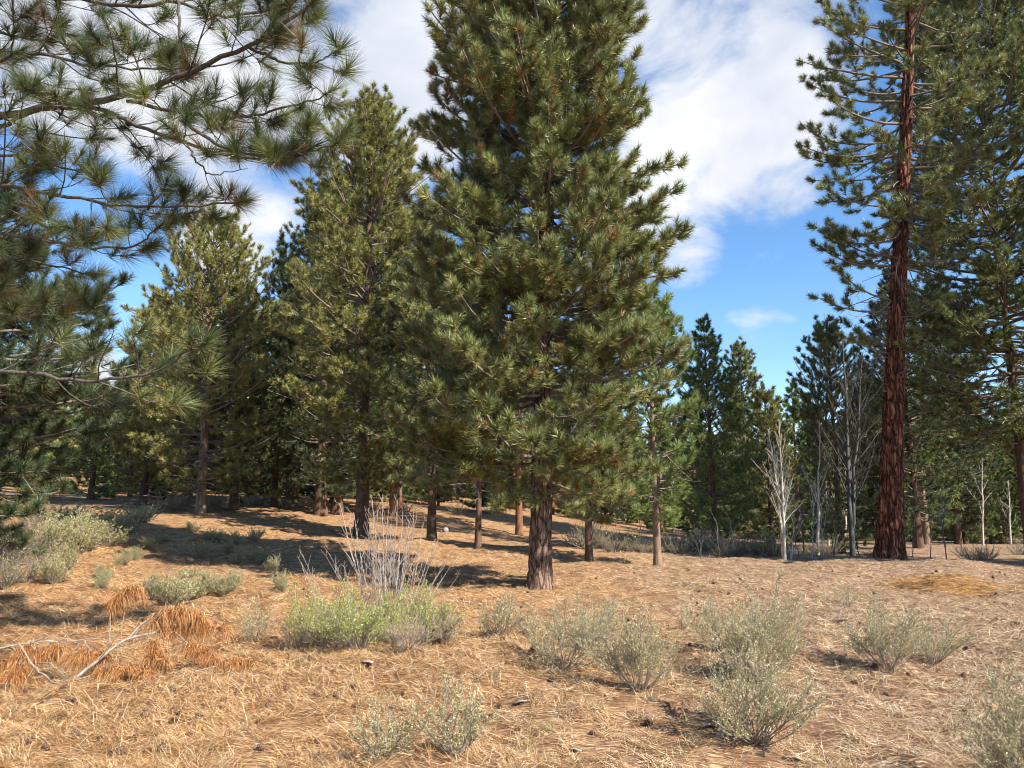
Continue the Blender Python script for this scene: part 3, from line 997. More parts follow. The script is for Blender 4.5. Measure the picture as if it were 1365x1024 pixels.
# ------------------------------------------------------------------ forest behind
def far_forest():
    rng = copy_rng(90)
    protos = []
    for i, (nd, prof, H, lab) in enumerate([
            ('needles', [(.4, 1.5), (1.5, 1.9), (3.5, 2.1), (6, 1.8), (9, 1.0), (11.5, .15)], 12, 'dense green pine deep in the forest behind the clearing'),
            ('needles_dark', [(.6, 1.6), (2.0, 2.1), (4.5, 2.3), (7, 1.7), (10, .8), (11.6, .1)], 12, 'dark full pine deep in the forest behind the clearing'),
            ('needles_bright', [(.2, 1.4), (1.0, 1.8), (2.5, 2.0), (5, 1.6), (8, .9), (11.5, .1)], 12, 'light green narrow pine deep in the forest behind the clearing'),
            ('needles_olive', [(3.5, 1.5), (5.5, 2.2), (8, 2.0), (10, 1.2), (11.6, .2)], 12, 'tall olive pine with a bare lower trunk deep in the forest')]):
        protos.append((pine('pine_tree', (0, 0), 60, None, prof, .17, lab, 'pines in the forest behind', seed=100 + i, H=H, needle=nd,
                            bark=['bark_dark', 'bark_dark', 'bark_tan', 'bark_orange'][i], ws=.5, nn=18, nl=.24, nw=.034, sp2=.36, sp3=.24, S=9, rings=16,
                            at_xy=(-30 + i * 14, 75 + 3 * i), category='pine tree', brown=.03, bare=(.8, 3.4, 16, 1.5, -5)), lab))
    n = 0
    tries = 0
    pts = []
    while n < 260 and tries < 9000:
        tries += 1
        Yv = rng.uniform(39, 100)
        x = rng.uniform(-1.0, 1.0) * (Yv * .78 + 4)
        px = CX + x / Yv * FPX
        if any((x - q[0]) ** 2 + (Yv - q[1]) ** 2 < (2.3 ** 2) for q in pts):
            continue
        # keep the low bright gap on the right and its blue sky: short and far there
        z = gz(x, Yv)
        if px < 230:
            h = min(rng.uniform(6, 11), at(px, rng.uniform(455, 560), Yv)[2] - z)
        elif px < 560:
            h = rng.uniform(8, 14)
        elif px < 880:
            h = rng.uniform(7, 12)
        elif px < 1150:
            if Yv < 52:
                continue
            lim = at(px, rng.uniform(505, 555), Yv)[2] - z
            h = min(rng.uniform(7, 12), lim)
        else:
            if Yv < 48:
                continue
            lim = at(px, rng.uniform(440, 600), Yv)[2] - z
            h = min(rng.uniform(8, 16), lim)
        if 640 < px < 900 and Yv < 50:
            continue
        pts.append((x, Yv))
        k = rng.integers(0, 4)
        p, lab = protos[k]
        s = h / 12
        w = s * rng.uniform(.85, 1.2)
        if n < 4:
            k = n
            p, lab = protos[k]
            p.location = (x, Yv, z - .05)
            p.scale = (w, w, s)
        else:
            dup(p, (x, Yv, z - .05), rng.uniform(0, 6.28), (w, w, s), lab)
        n += 1


far_forest()


def far_wood():
    rng = copy_rng(95)
    C, A, I = [], [], []
    for i in range(420):
        a = rng.uniform(-1, 1)
        Yv = rng.uniform(108, 170)
        x = a * (Yv * .85 + 6)
        z = gz(x, Yv)
        h = rng.uniform(7, 13) * (.75 if 150 < x / Yv * FPX < 480 else 1.1)
        w = rng.uniform(1.8, 2.8)
        n = 330
        t = rng.uniform(0, 1, n) ** 1.3
        r = w * (1 - t) ** .8 * np.sqrt(rng.uniform(.1, 1, n))
        p = rng.uniform(0, 6.28, n)
        C.append(np.stack([x + r * np.cos(p), Yv + r * np.sin(p), z + .2 + t * h], 1))
        A.append(unit(np.stack([np.cos(p), np.sin(p), np.full(n, .6)], 1)))
        I.append(np.full(n, rng.uniform(.2, .9)))
    V, F, tn = needles(rng, np.concatenate(C), np.concatenate(A), 5, .75, .16, brown=.0, tint0=np.concatenate(I))
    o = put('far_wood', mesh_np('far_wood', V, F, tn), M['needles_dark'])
    tag(o, 'distant pine wood closing the view behind the forest', 'forest', kind='stuff')


far_wood()

# ------------------------------------------------------------------ the overhanging near pine, upper left
def near_pine():
    rng = copy_rng(7)
    tb = at(-190, 930, 6.6)
    bx, by = tb[0] - .2, 6.6
    bz = gz(bx, by)
    root = thing('pine_tree', (bx, by, bz), 'near pine whose grey limbs and long needles hang across the upper left corner', 'pine tree')
    org = np.array([bx, by, bz])
    path = np.array([[0, 0, z] for z in np.linspace(0, 13, 8)])
    put('trunk', trunk_mesh(rng, path, .24, .04, .25, 24, 60), M['bark_main'], root)
    # limbs: photograph pixels, the depth of each end, thickness at the root
    limbs = [
        ([(-190, 215), (-60, 170), (20, 152), (95, 138), (165, 133), (230, 107), (290, 80), (345, 58), (385, 30), (425, -5)], 6.6, 5.6, .038, .8),
        ([(-190, 120), (-50, 95), (40, 68), (110, 85), (190, 92), (255, 92)], 6.6, 6.2, .022, 1.0),
        ([(60, 145), (130, 142), (185, 168), (250, 192), (310, 210), (360, 212), (420, 195)], 6.4, 5.7, .022, 1.0),
        ([(-190, 10), (-40, -10), (90, -5), (160, 12), (230, 0), (300, 25), (360, 15), (440, -20)], 6.6, 5.8, .026, 1.0),
        ([(232, -60), (238, 0), (240, 50), (250, 82), (253, 105)], 6.1, 6.1, .018, .4),
        ([(-190, 260), (-60, 250), (0, 245), (80, 262), (160, 275), (240, 276), (330, 268)], 6.6, 6.0, .024, 1.0),
        ([(-190, 330), (-40, 305), (40, 318), (110, 330), (180, 332), (214, 300)], 6.6, 6.2, .020, .9),
        ([(-190, 160), (-40, 190), (30, 155), (70, 135), (95, 122)], 6.6, 6.3, .028, .5),
        ([(-190, 520), (-40, 490), (30, 497), (90, 508), (150, 508), (210, 497), (250, 470), (268, 445)], 6.6, 5.9, .022, .75),
        ([(-190, 430), (-40, 415), (30, 420), (80, 405), (130, 410)], 6.6, 6.8, .020, 1.0),
        ([(-190, -60), (-60, -70), (80, -80), (200, -60), (300, -90)], 6.6, 6.6, .03, 1.0),
        ([(-190, 60), (-90, 55), (-10, 40), (50, 55), (100, 60)], 6.6, 7.2, .024, 1.0),
        ([(-190, 200), (-80, 215), (0, 205), (60, 215), (130, 235)], 6.6, 7.0, .022, 1.0),
        ([(170, 135), (240, 150), (300, 158), (350, 150), (400, 140), (445, 120)], 6.2, 5.7, .018, 1.0),
        ([(240, 160), (300, 200), (350, 208), (410, 205), (450, 190)], 6.0, 5.7, .016, 1.0),
        ([(330, 62), (380, 85), (420, 85), (455, 65)], 5.9, 5.6, .014, 1.0),
        ([(-190, -140), (0, -190), (200, -170), (420, -190), (640, -175), (820, -160), (930, -175)], 6.6, 6.0, .045, 1.9),
        ([(-190, -260), (50, -290), (300, -260), (560, -270), (760, -240)], 6.6, 5.6, .04, 1.9),
        ([(250, 195), (262, 215), (280, 235), (330, 225)], 5.9, 5.7, .010, .6),
        ([(-190, 380), (-80, 355), (0, 345), (60, 352), (120, 365)], 6.6, 7.3, .022, 1.0),
    ]
    for pts, Y0, Y1, r, fol in limbs:
        k = len(pts)
        W = np.array([at(px, py, Y0 + (Y1 - Y0) * i / (k - 1)) for i, (px, py) in enumerate(pts)]) - org
        # a smooth path through the traced points
        tt = np.linspace(0, k - 1, 26)
        Wp = np.stack([np.interp(tt, np.arange(k), W[:, j]) for j in range(3)], 1)
        ker = np.array([.25, .5, .25])
        for _ in range(2):
            Wp[1:-1] = Wp[:-2] * .25 + Wp[1:-1] * .5 + Wp[2:] * .25
        Wp[1:-1] += rng.normal(0, .008, (24, 3))
        P1 = Wp[None]
        L = np.array([np.linalg.norm(np.diff(Wp, axis=0), axis=1).sum()])
        parts = [tubes(P1, (r * np.linspace(1, .28, 26))[None], 8)]
        s0 = .12
        P2, L2, _ = side_shoots(rng, P1, L, .17 / max(fol, .3), s0, .99, 50, .32, .24, .8, 9, .75, .085, up=.2)
        parts.append(tubes(P2, np.maximum((.003 + .0065 * L2)[:, None] * np.linspace(1, .5, 9)[None], .003), 5))
        P3, L3, _ = side_shoots(rng, P2, L2, .15, .3, .95, 48, .5, .10, .34, 6, .9, .09, up=.2)
        parts.append(tubes(P3, np.maximum((.0028 + .004 * L3)[:, None] * np.linspace(1, .7, 6)[None], .0026), 4))
        V, F = join(parts)
        lo = put('limb', mesh_np('limb', V, F, smooth=True), M['limb_dark'], root)
        C, A = [], []
        for P, s in ((P1, .999), (P2, .999), (P3, .999)):
            c, t = sample_on(P, np.arange(len(P)), np.full(len(P), s))
            C.append(c)
            A.append(unit(t + np.array([0, 0, .12])))
        keep2 = rng.uniform(0, 1, len(P2)) < .2
        c, t = sample_on(P2, np.arange(len(P2)), np.full(len(P2), .82))
        C.append(c[keep2])
        A.append(t[keep2])
        C, A = np.concatenate(C), np.concatenate(A)
        kp = rng.uniform(0, 1, len(C)) < (.92 * fol + .05)
        C, A = C[kp], A[kp]
        V, F, tn = needles(rng, C, A, 170, .20, .0033, spread=(8, 85), back=.10, droop=.10, brown=.13, tint0=np.clip(rng.normal(.55, .2, len(C)), .15, .95))
        put('needles', mesh_np('needles', V, F, tn), M['needles_near'], lo)


near_pine()

# ------------------------------------------------------------------ bare broadleaf trees and saplings
def bare_tree(name, base, Y, stems, mat, label, cat, group=None, seed=1, sp=.3, l2f=.42, l2max=1.4, up=.5, twigmat=None, ang=38, low=.22, tw_r=1.0):
    """stems: list of (path of pixels from the ground up, radius)."""
    rng = copy_rng(seed)
    b = at(base[0], base[1], Y)
    z0 = gz(b[0], Y)
    org = np.array([b[0], Y, z0])
    root = thing(name, tuple(org), label, cat, group)
    tw = []
    for path, r in stems:
        k = len(path)
        dep = rng.normal(0, .25)
        W = np.array([at(px, py, Y + dep * i / k) for i, (px, py) in enumerate(path)]) - org
        W[0, 2] = -.08
        tt = np.linspace(0, k - 1, 14)
        Wp = np.stack([np.interp(tt, np.arange(k), W[:, j]) for j in range(3)], 1)
        Wp[1:-1] = Wp[:-2] * .25 + Wp[1:-1] * .5 + Wp[2:] * .25
        Wp[2:-1] += rng.normal(0, .015, (11, 3))
        V, F = tubes(Wp[None], (r * np.linspace(1.1, .16, 14))[None], 8)
        put('stem', mesh_np('stem', V, F, smooth=True), M[mat], root)
        L = np.array([np.linalg.norm(np.diff(Wp, axis=0), axis=1).sum()])
        P2, L2, _ = side_shoots(rng, Wp[None], L, sp, low, .99, ang, l2f, .25, l2max, 7, up, .07, up=.3)
        tw.append(tubes(P2, tw_r * np.maximum((.007 + .009 * L2)[:, None] * np.linspace(1, .35, 7)[None], .005), 4))
        P3, L3, _ = side_shoots(rng, P2, L2, .16, .2, .98, 34, .5, .15, .7, 5, up, .05, up=.3)
        tw.append(tubes(P3, tw_r * np.maximum((.003 + .003 * L3)[:, None] * np.linspace(1, .5, 5)[None], .0034), 3))
    V, F = join(tw)
    put('twigs', mesh_np('twigs', V, F, smooth=True), M[twigmat or mat], root)
    return root


bare_tree('aspen_tree', (1045, 747), 23, [([(1045, 749), (1040, 690), (1034, 630), (1024, 572)], .055), ([(1046, 749), (1045, 690), (1042, 630), (1039, 560)], .05)],
          'aspen', 'leafless white aspen with two bright stems at the right of the clearing', 'aspen tree', seed=201, sp=.13, l2max=1.0, l2f=.45, ang=26)
bare_tree('aspen_tree', (1135, 745), 27, [([(1137, 746), (1132, 640), (1128, 540), (1122, 440)], .09), ([(1136, 746), (1138, 640), (1146, 540), (1150, 470)], .065)],
          'aspen_grey_shaded', 'tall leafless grey aspen in shade just left of the red trunk', 'aspen tree', seed=202, sp=.2, l2max=2.0)
for i, (px, pt, lean, Y, lab) in enumerate([
        (1105, 600, -6, 40, 'thin white aspen trunk, leftmost of three in the shade before the red trunk'),
        (1122, 620, -10, 42, 'thin white aspen trunk leaning left, middle of three in the shade before the red trunk'),
        (1127, 600, 3, 44, 'thin white aspen trunk, rightmost of three in the shade before the red trunk'),
        (1090, 560, 2, 30, 'tall thin leafless aspen right of the white twin-stemmed one'),
        (1310, 610, -1, 44, 'white aspen trunk standing among dark trunks near the right edge'),
        (1347, 640, -3, 46, 'slender white aspen trunk closest to the right edge')]):
    py = 737 if px < 1200 else 725
    bare_tree('aspen_tree', (px, py), Y, [([(px, py), (px + lean * .5, (py + pt) / 2), (px + lean, pt)], .06)], 'aspen', lab, 'aspen tree', seed=210 + i, sp=.3)
bare_tree('aspen_tree', (1090, 740), 38, [([(1090, 738), (1088, 600), (1092, 500), (1100, 425)], .07), ([(1090, 738), (1095, 600), (1105, 520), (1112, 440)], .06)],
          'aspen_grey_shaded', 'tall faint leafless tree whose fine twigs show against the sky', 'aspen tree', seed=220, sp=.22, l2max=2.4, ang=30)
for i, (px, pt, lab) in enumerate([(934, 700, 'small forked white sapling at the far edge, leftmost of the low ones'),
                                   (946, 695, 'thin straight grey sapling at the far edge of the clearing'),
                                   (978, 690, 'small white sapling with a rounded fan of twigs at the far edge'),
                                   (1072, 600, 'slim whitish sapling just right of the white twin-stemmed aspen'),
                                   (1064, 650, 'short leafless sapling nestled close to the white aspen'),
                                   (1018, 690, 'twiggy sapling just left of the white aspen'),
                                   (905, 700, 'grey twiggy sapling beside the pale brown slim trunk'),
                                   (853, 640, 'thin grey sapling between the two slim pines'),
                                   (818, 690, 'bent grey sapling leaning right between the two slim pines'),
                                   (1262, 640, 'thin pale sapling in front of the young light green pine'),
                                   (1240, 660, 'thin grey sapling behind the shaded strip right of the red trunk'),
                                   (1216, 650, 'thin dark sapling touching the right side of the red trunk'),
                                   (1055, 655, 'pale whippy sapling close behind the white aspen'), (1083, 630, 'tall pale whippy sapling midway between the white and grey aspens'),
                                   (1098, 660, 'pale sapling leaning beside the three thin white trunks'), (1112, 645, 'pale fine-twigged sapling left of the grey aspen'),
                                   (1148, 660, 'pale short sapling between the grey aspen and the red trunk'), (960, 690, 'low pale sapling between the other low ones')]):
    Y = 23.5 + (i % 4) * .8
    rr = copy_rng(300 + i)
    st = [([(px, 748), (px + rr.normal(0, 4), (748 + pt) / 2), (px + rr.normal(0, 9), pt)], .016)]
    if i % 3 == 0:
        st.append(([(px, 748), (px - 6, (748 + pt) / 2), (px - 14, pt + 12)], .012))
    bare_tree('sapling', (px, 748), Y, st, 'aspen' if i in (2, 12, 13, 14, 17) else 'aspen_grey_shaded', lab, 'sapling', seed=320 + i, sp=.15, l2max=.7, l2f=.5, tw_r=.6)

# ------------------------------------------------------------------ shrubs
def shrub_parts(seed, w, h, n_stem, mat, leaf=.010, leaves=26, dens=1.0, stem_r=.006, wild=.09, spread=1.0, stem_mat='shrub_stem', clump=2, twig2=.032):
    """A shrub at the origin: stems fanning from one crown, twigs, and small leaves along the twigs."""
    rng = copy_rng(seed)
    n = n_stem
    az = rng.uniform(0, 2 * math.pi, n)
    rad = np.sqrt(rng.uniform(0.02, 1, n)) * spread
    ex = rad * w * .5
    lob = 1 + .22 * np.sin(az + rng.uniform(0, 6.28)) + .16 * np.sin(2 * az + rng.uniform(0, 6.28))
    ex = ex * (1 + .25 * np.sin(az + rng.uniform(0, 6.28)))
    hh = h * (1 - .5 * rad ** 2) * rng.uniform(.66, 1.05, n) * np.clip(lob, .7, 1.1)
    tipv = np.stack([np.cos(az) * ex, np.sin(az) * ex, hh], -1)
    L = np.linalg.norm(tipv, axis=1)
    d = unit(tipv)
    o = np.stack([np.cos(az), np.sin(az), np.zeros(n)], -1) * (rng.uniform(0, .10, n) * w)[:, None]
    o[:, 2] = -.02
    P1 = polyline(rng, o, d, L, 9, rng.uniform(.0, .45, n), wild)
    P2, L2, _ = side_shoots(rng, P1, L, .045 / dens, .22, .99, 36, .45, .09, .36, 6, .5, .09, up=.25)
    P3, L3, _ = side_shoots(rng, P2, L2, twig2 / dens, .15, .98, 38, .5, .045, .15, 4, .5, .09, up=.25)
    parts = [tubes(P1, np.maximum(stem_r * np.linspace(1, .3, 9)[None] * rng.uniform(.6, 1.3, (n, 1)), .0014), 4),
             tubes(P2, np.maximum(stem_r * .36 * np.linspace(1, .5, 6)[None] * np.ones((len(P2), 1)), .0012), 3),
             tubes(P3, np.full((len(P3), 4), .0011), 3)]
    Vs, Fs = join(parts)
    sm = mesh_np('stems', Vs, Fs, smooth=True)
    if leaves <= 0:
        return [('stems', sm, M[stem_mat])]
    C, T = [], []
    for P, q in ((P3, leaves), (P2, leaves // 2)):
        idx = np.repeat(np.arange(len(P)), q)
        c, t = sample_on(P, idx, rng.uniform(.1, 1, len(idx)))
        C.append(c)
        T.append(t)
    C, T = np.concatenate(C), np.concatenate(T)
    m = len(C)
    D = unit(T + rng.normal(0, .7, (m, 3)))
    S = unit(np.cross(D, rng.normal(0, 1, (m, 3))))
    l = (leaf * rng.uniform(.6, 1.4, m))[:, None]
    wv = l * .28
    V = np.stack([C, C + D * l * .55 + S * wv, C + D * l, C + D * l * .55 - S * wv], 1).reshape(-1, 3)
    tn = np.clip(rng.normal(.5, .26, m), 0, 1)
    lm = mesh_np('foliage', V, np.arange(m * 4).reshape(-1, 4), tn)
    return [('stems', sm, M[stem_mat]), ('foliage', lm, M[mat])]


def shrub(parts, loc, rz, scale, label, group=None, name='shrub', cat='shrub'):
    root = thing(name, tuple(loc), label, cat, group, rz)
    root.scale = scale if hasattr(scale, '__len__') else (scale,) * 3
    for nm, me, mt in parts:
        put(nm, me, mt, root)
    return root


# foreground pale shrubs: base px, py, width px, top py
FRONT = [
    (1006, 992, 185, 868, 'rounded pale shrub with a dark twiggy base nearest the camera on the right', 401, 34),
    (1012, 905, 150, 772, 'tall upright pale shrub standing right behind the nearest one', 402, 34),
    (955, 868, 70, 792, 'small pale shrub at the left shoulder of the tall upright one', 403, 18),
    (1186, 892, 115, 795, 'dense pale shrub with a dark forked base on the far right', 404, 30),
    (1246, 884, 75, 806, 'looser pale shrub touching the right side of the dense one', 405, 18),
    (852, 922, 120, 806, 'wide pale shrub with dark stems in the middle of the row', 406, 30),
    (748, 893, 125, 798, 'spreading pale shrub left of the middle of the row', 407, 30),
    (800, 860, 85, 795, 'low pale shrub tucked behind the middle pair', 408, 20),
    (664, 850, 62, 790, 'small yellowish shrub below the big trunk', 409, 18),
    (700, 845, 60, 800, 'small low shrub to the right below the big trunk', 410, 16),
    (610, 1006, 100, 922, 'greyish thin shrub at the bottom centre of the frame', 411, 24),
    (512, 1012, 100, 945, 'low straggly shrub at the bottom left of centre', 412, 22),
    (1127, 809, 48, 767, 'small solitary shrub far back on the right', 413, 14),
    (1378, 1050, 140, 900, 'yellow green shrub cut by the right edge of the frame', 414, 30),
    (908, 838, 30, 803, 'tiny tuft-like shrub behind the row', 415, 9),
    (752, 822, 34, 790, 'tiny pale shrub right of the big trunk', 416, 9),
    (338, 858, 60, 792, 'thin straw-coloured shrub left of the leafy green bush', 417, 14),
]
for px, py, w, top, lab, sd, ns in FRONT:
    p = on_ground(px, min(py, 1060))
    s = mpp(py, p[1])
    prt = shrub_parts(sd, w * s * 1.04, (py - top) * s * 1.06, int(ns * 1.1), 'bitter', leaf=.012, leaves=14, dens=1.0 if w > 60 else .8, stem_r=.0042)
    shrub(prt, p, 0, 1, lab)

# sagebrush on the left slope: three kinds, copied
sage = [shrub_parts(431, .8, .62, 46, 'sage', leaf=.024, leaves=9, dens=.66, stem_r=.007),
        shrub_parts(432, .9, .55, 44, 'sage', leaf=.024, leaves=9, dens=.66, stem_r=.007),
        shrub_parts(433, .7, .7, 40, 'sage', leaf=.024, leaves=9, dens=.66, stem_r=.007)]
rs = copy_rng(44)
SLOPE = [(228, 808, 62, 46), (250, 800, 50, 42), (205, 800, 45, 36), (295, 795, 40, 34), (275, 788, 42, 30), (310, 788, 34, 30),
         (197, 733, 24, 20), (255, 708, 24, 14), (264, 745, 40, 24), (284, 722, 30, 18), (312, 724, 30, 18), (305, 738, 30, 18), (344, 752, 36, 26),
         (318, 752, 26, 20), (362, 768, 24, 28), (374, 790, 24, 32), (165, 755, 28, 24), (180, 748, 26, 20), (340, 722, 24, 20), (135, 772, 24, 22),
         (137, 785, 26, 24), (255, 770, 26, 12), (220, 722, 20, 10)]
for i, (px, py, w, h) in enumerate(SLOPE):
    p = on_ground(px, py)
    s = mpp(py, p[1])
    k = i % 3
    shrub(sage[k], p, rs.uniform(0, 6.28), (w * s / .8, w * s / .8, h * s / .6),
          'low grey-green sagebrush dotted over the sunny left slope', 'sagebrush on the left slope', 'sagebrush', 'sagebrush')
brush = [shrub_parts(441, .9, .6, 40, 'sage', leaf=.02, leaves=2, dens=.6, stem_r=.008, stem_mat='twig'),  # darker stems and few leaves put a shaded tone into the brush itself
         shrub_parts(442, .8, .6, 36, 'sage', leaf=.02, leaves=2, dens=.6, stem_r=.008, stem_mat='twig')]
BANK = [(178, 705, 60, 42), (150, 712, 60, 46), (120, 716, 66, 50), (95, 722, 60, 50), (140, 728, 60, 44), (105, 738, 66, 50), (70, 730, 66, 56),
        (60, 752, 70, 60), (90, 760, 50, 44), (30, 742, 70, 60), (5, 750, 70, 64), (35, 775, 66, 60), (70, 778, 50, 46), (5, 785, 66, 66), (185, 698, 40, 28),
        (40, 715, 60, 44), (-20, 770, 70, 80), (55, 700, 60, 36), (90, 698, 60, 36)]
for i, (px, py, w, h) in enumerate(BANK):
    p = on_ground(px, py)
    s = mpp(py, p[1])
    shrub(sage[i % 3] if px > 64 else brush[i % 2], p, rs.uniform(0, 6.28), (w * s / .85, w * s / .85, h * s / .72),
          'large grey-green sagebrush in the thick bank under the pine at the left edge' if px > 64 else 'large dull brown twiggy brush in the shaded bank at the left edge', 'sagebrush bank at the left edge' if px > 64 else 'brown brush at the left edge', 'sagebrush', 'sagebrush')
# brush beyond the crest, its shade put into dark stems and sparse leaves
for i in range(34):
    px = [770, 800, 830, 845, 900, 920, 940, 960, 975, 990, 1008, 1025, 890, 910, 1060, 1075, 1150, 1270, 1300, 1330, 1345, 1250, 860, 930, 985, 1000, 1095, 1110, 780, 815, 955, 970, 1285, 1320][i]
    Y = rs.uniform(24, 29) if px < 1030 else rs.uniform(23.5, 30)
    x = (px - CX) / FPX * Y
    if px > 1100 and i % 2:
        continue
    w = rs.uniform(1.0, 1.8) * (.7 if px > 1040 else 1)
    shrub(brush[i % 2], (x, Y, gz(x, Y) - .03), rs.uniform(0, 6.28), (w, w, w * rs.uniform(.8, 1.2)),
          'dull brush with shade put into its dark twigs behind the far edge of the clearing', 'brush beyond the clearing', 'shrub', 'shrub')

for px, Y in [(205, 33), (228, 31.5), (245, 34), (288, 33.5), (305, 32.5), (322, 35), (345, 37), (386, 37), (410, 38), (500, 40), (545, 40), (610, 42), (655, 44)]:
    x = (px - CX) / FPX * Y
    w = rs.uniform(1.3, 2.2)
    shrub(brush[rs.integers(0, 2)], (x, Y, gz(x, Y) - .05), rs.uniform(0, 6.28), (w, w, w * rs.uniform(.5, .9)),
          'dry dark brush under the pines at the edge of the left rise', 'dry brush under the pines', 'shrub', 'shrub')

# the leafy green bush and the bare whitish stems growing through it
GREEN = [(428, 858, 105, 762, 'bright leafed shrub with the tallest green shoots, left end of the leafy clump', 451),
         (478, 862, 100, 792, 'low leafy shrub in front of the bare white stems', 452),
         (520, 856, 90, 795, 'green shrub right at the foot of the bare white stems', 453),
         (570, 855, 95, 782, 'rounded lime green shrub at the right end of the leafy clump', 454)]
for px, py, w, top, lab, sd in GREEN:
    p = on_ground(px, py)
    s = mpp(py, p[1])
    prt = shrub_parts(sd, w * s * 1.05, (py - top) * s * 1.05, 44, 'leaf_green', leaf=.016, leaves=5, dens=1.0, stem_r=.005)
    shrub(prt, p, 0, 1, lab)
for px, py, w, top, sd, lab in [(400, 866, 60, 815, 455, 'greyish low shrub at the left foot of the leafy clump'),
                                (450, 868, 70, 810, 456, 'greyish twiggy shrub in front of the leafy clump'),
                                (545, 864, 80, 815, 457, 'grey twiggy shrub before the lime green one'), (592, 858, 45, 800, 458, 'small grey shrub at the right tip of the leafy clump')]:
    p = on_ground(px, py)
    s = mpp(py, p[1])
    shrub(shrub_parts(sd, w * s, (py - top) * s, 36, 'sage', leaf=.012, leaves=4, dens=1.0, stem_r=.004, stem_mat='pink_stem'), p, 0, 1, lab)


def white_stems():
    rng = copy_rng(77)
    p = on_ground(512, 850)
    Y = p[1]
    root = thing('bare_shrub', tuple(p), 'leafless shrub of many whitish upright stems rising out of the green clump', 'shrub')
    tops = [(452, 668), (474, 688), (490, 662), (500, 668), (512, 662), (522, 690), (530, 665), (538, 680), (548, 690), (556, 668), (496, 700), (508, 720),
            (518, 672), (470, 730), (462, 700), (565, 705), (580, 722), (592, 715), (600, 738), (610, 742), (560, 740), (545, 735), (534, 710), (484, 735), (478, 760),
            (410, 735), (400, 745), (398, 750), (440, 740), (428, 735), (590, 760), (575, 750), (612, 770), (505, 690), (527, 725), (550, 715)]
    tops += [(tx + rng.normal(0, 14), ty + rng.uniform(5, 45)) for tx, ty in tops[:14]]
    tw = []
    for i, (tx, ty) in enumerate(tops):
        bx = 512 + (tx - 512) * rng.uniform(.25, .4) if i not in (25, 26, 27) else rng.uniform(440, 460)
        dep = rng.normal(0, .32)
        a = np.array([p[0] + (bx - 512) * mpp(850, Y), Y + dep * .3, 0]) - p
        a[2] = gz(p[0] + a[0], Y + dep * .3) - p[2] - .03
        b = at(tx, ty, Y + dep) - p
        t = np.linspace(0, 1, 12)[:, None]
        Wp = a + (b - a) * t
        bow = (b - a)[:2] * rng.uniform(-.12, .25)
        Wp[:, :2] += bow[None] * (t * t - t)
        Wp[2:] += np.cumsum(rng.normal(0, .008, (10, 3)), 0)
        r = rng.uniform(.006, .0115) if i < 24 else rng.uniform(.0045, .007)
        V, F = tubes(Wp[None], (r * np.linspace(1, .3, 12))[None], 6)
        so = put('stem', mesh_np('stem', V, F, smooth=True), M['white_stem' if i % 3 else 'pink_stem'], root)
        tw = []
        L = np.array([np.linalg.norm(np.diff(Wp, axis=0), axis=1).sum()])
        P2, L2, _ = side_shoots(rng, Wp[None], L, .19, .3, .99, 34, .45, .15, .7, 7, .35, .09, up=.2)
        tw.append(tubes(P2, np.maximum((.0022 + .004 * L2)[:, None] * np.linspace(1, .5, 7)[None], .0016), 4))
        P3, L3, _ = side_shoots(rng, P2, L2, .15, .3, .98, 36, .5, .08, .28, 5, .4, .06, up=.2)
        tw.append(tubes(P3, np.full((len(P3), 5), .0018), 3))
        V, F = join(tw)
        put('twigs', mesh_np('twigs', V, F, smooth=True), M['white_stem'], so)


white_stems()

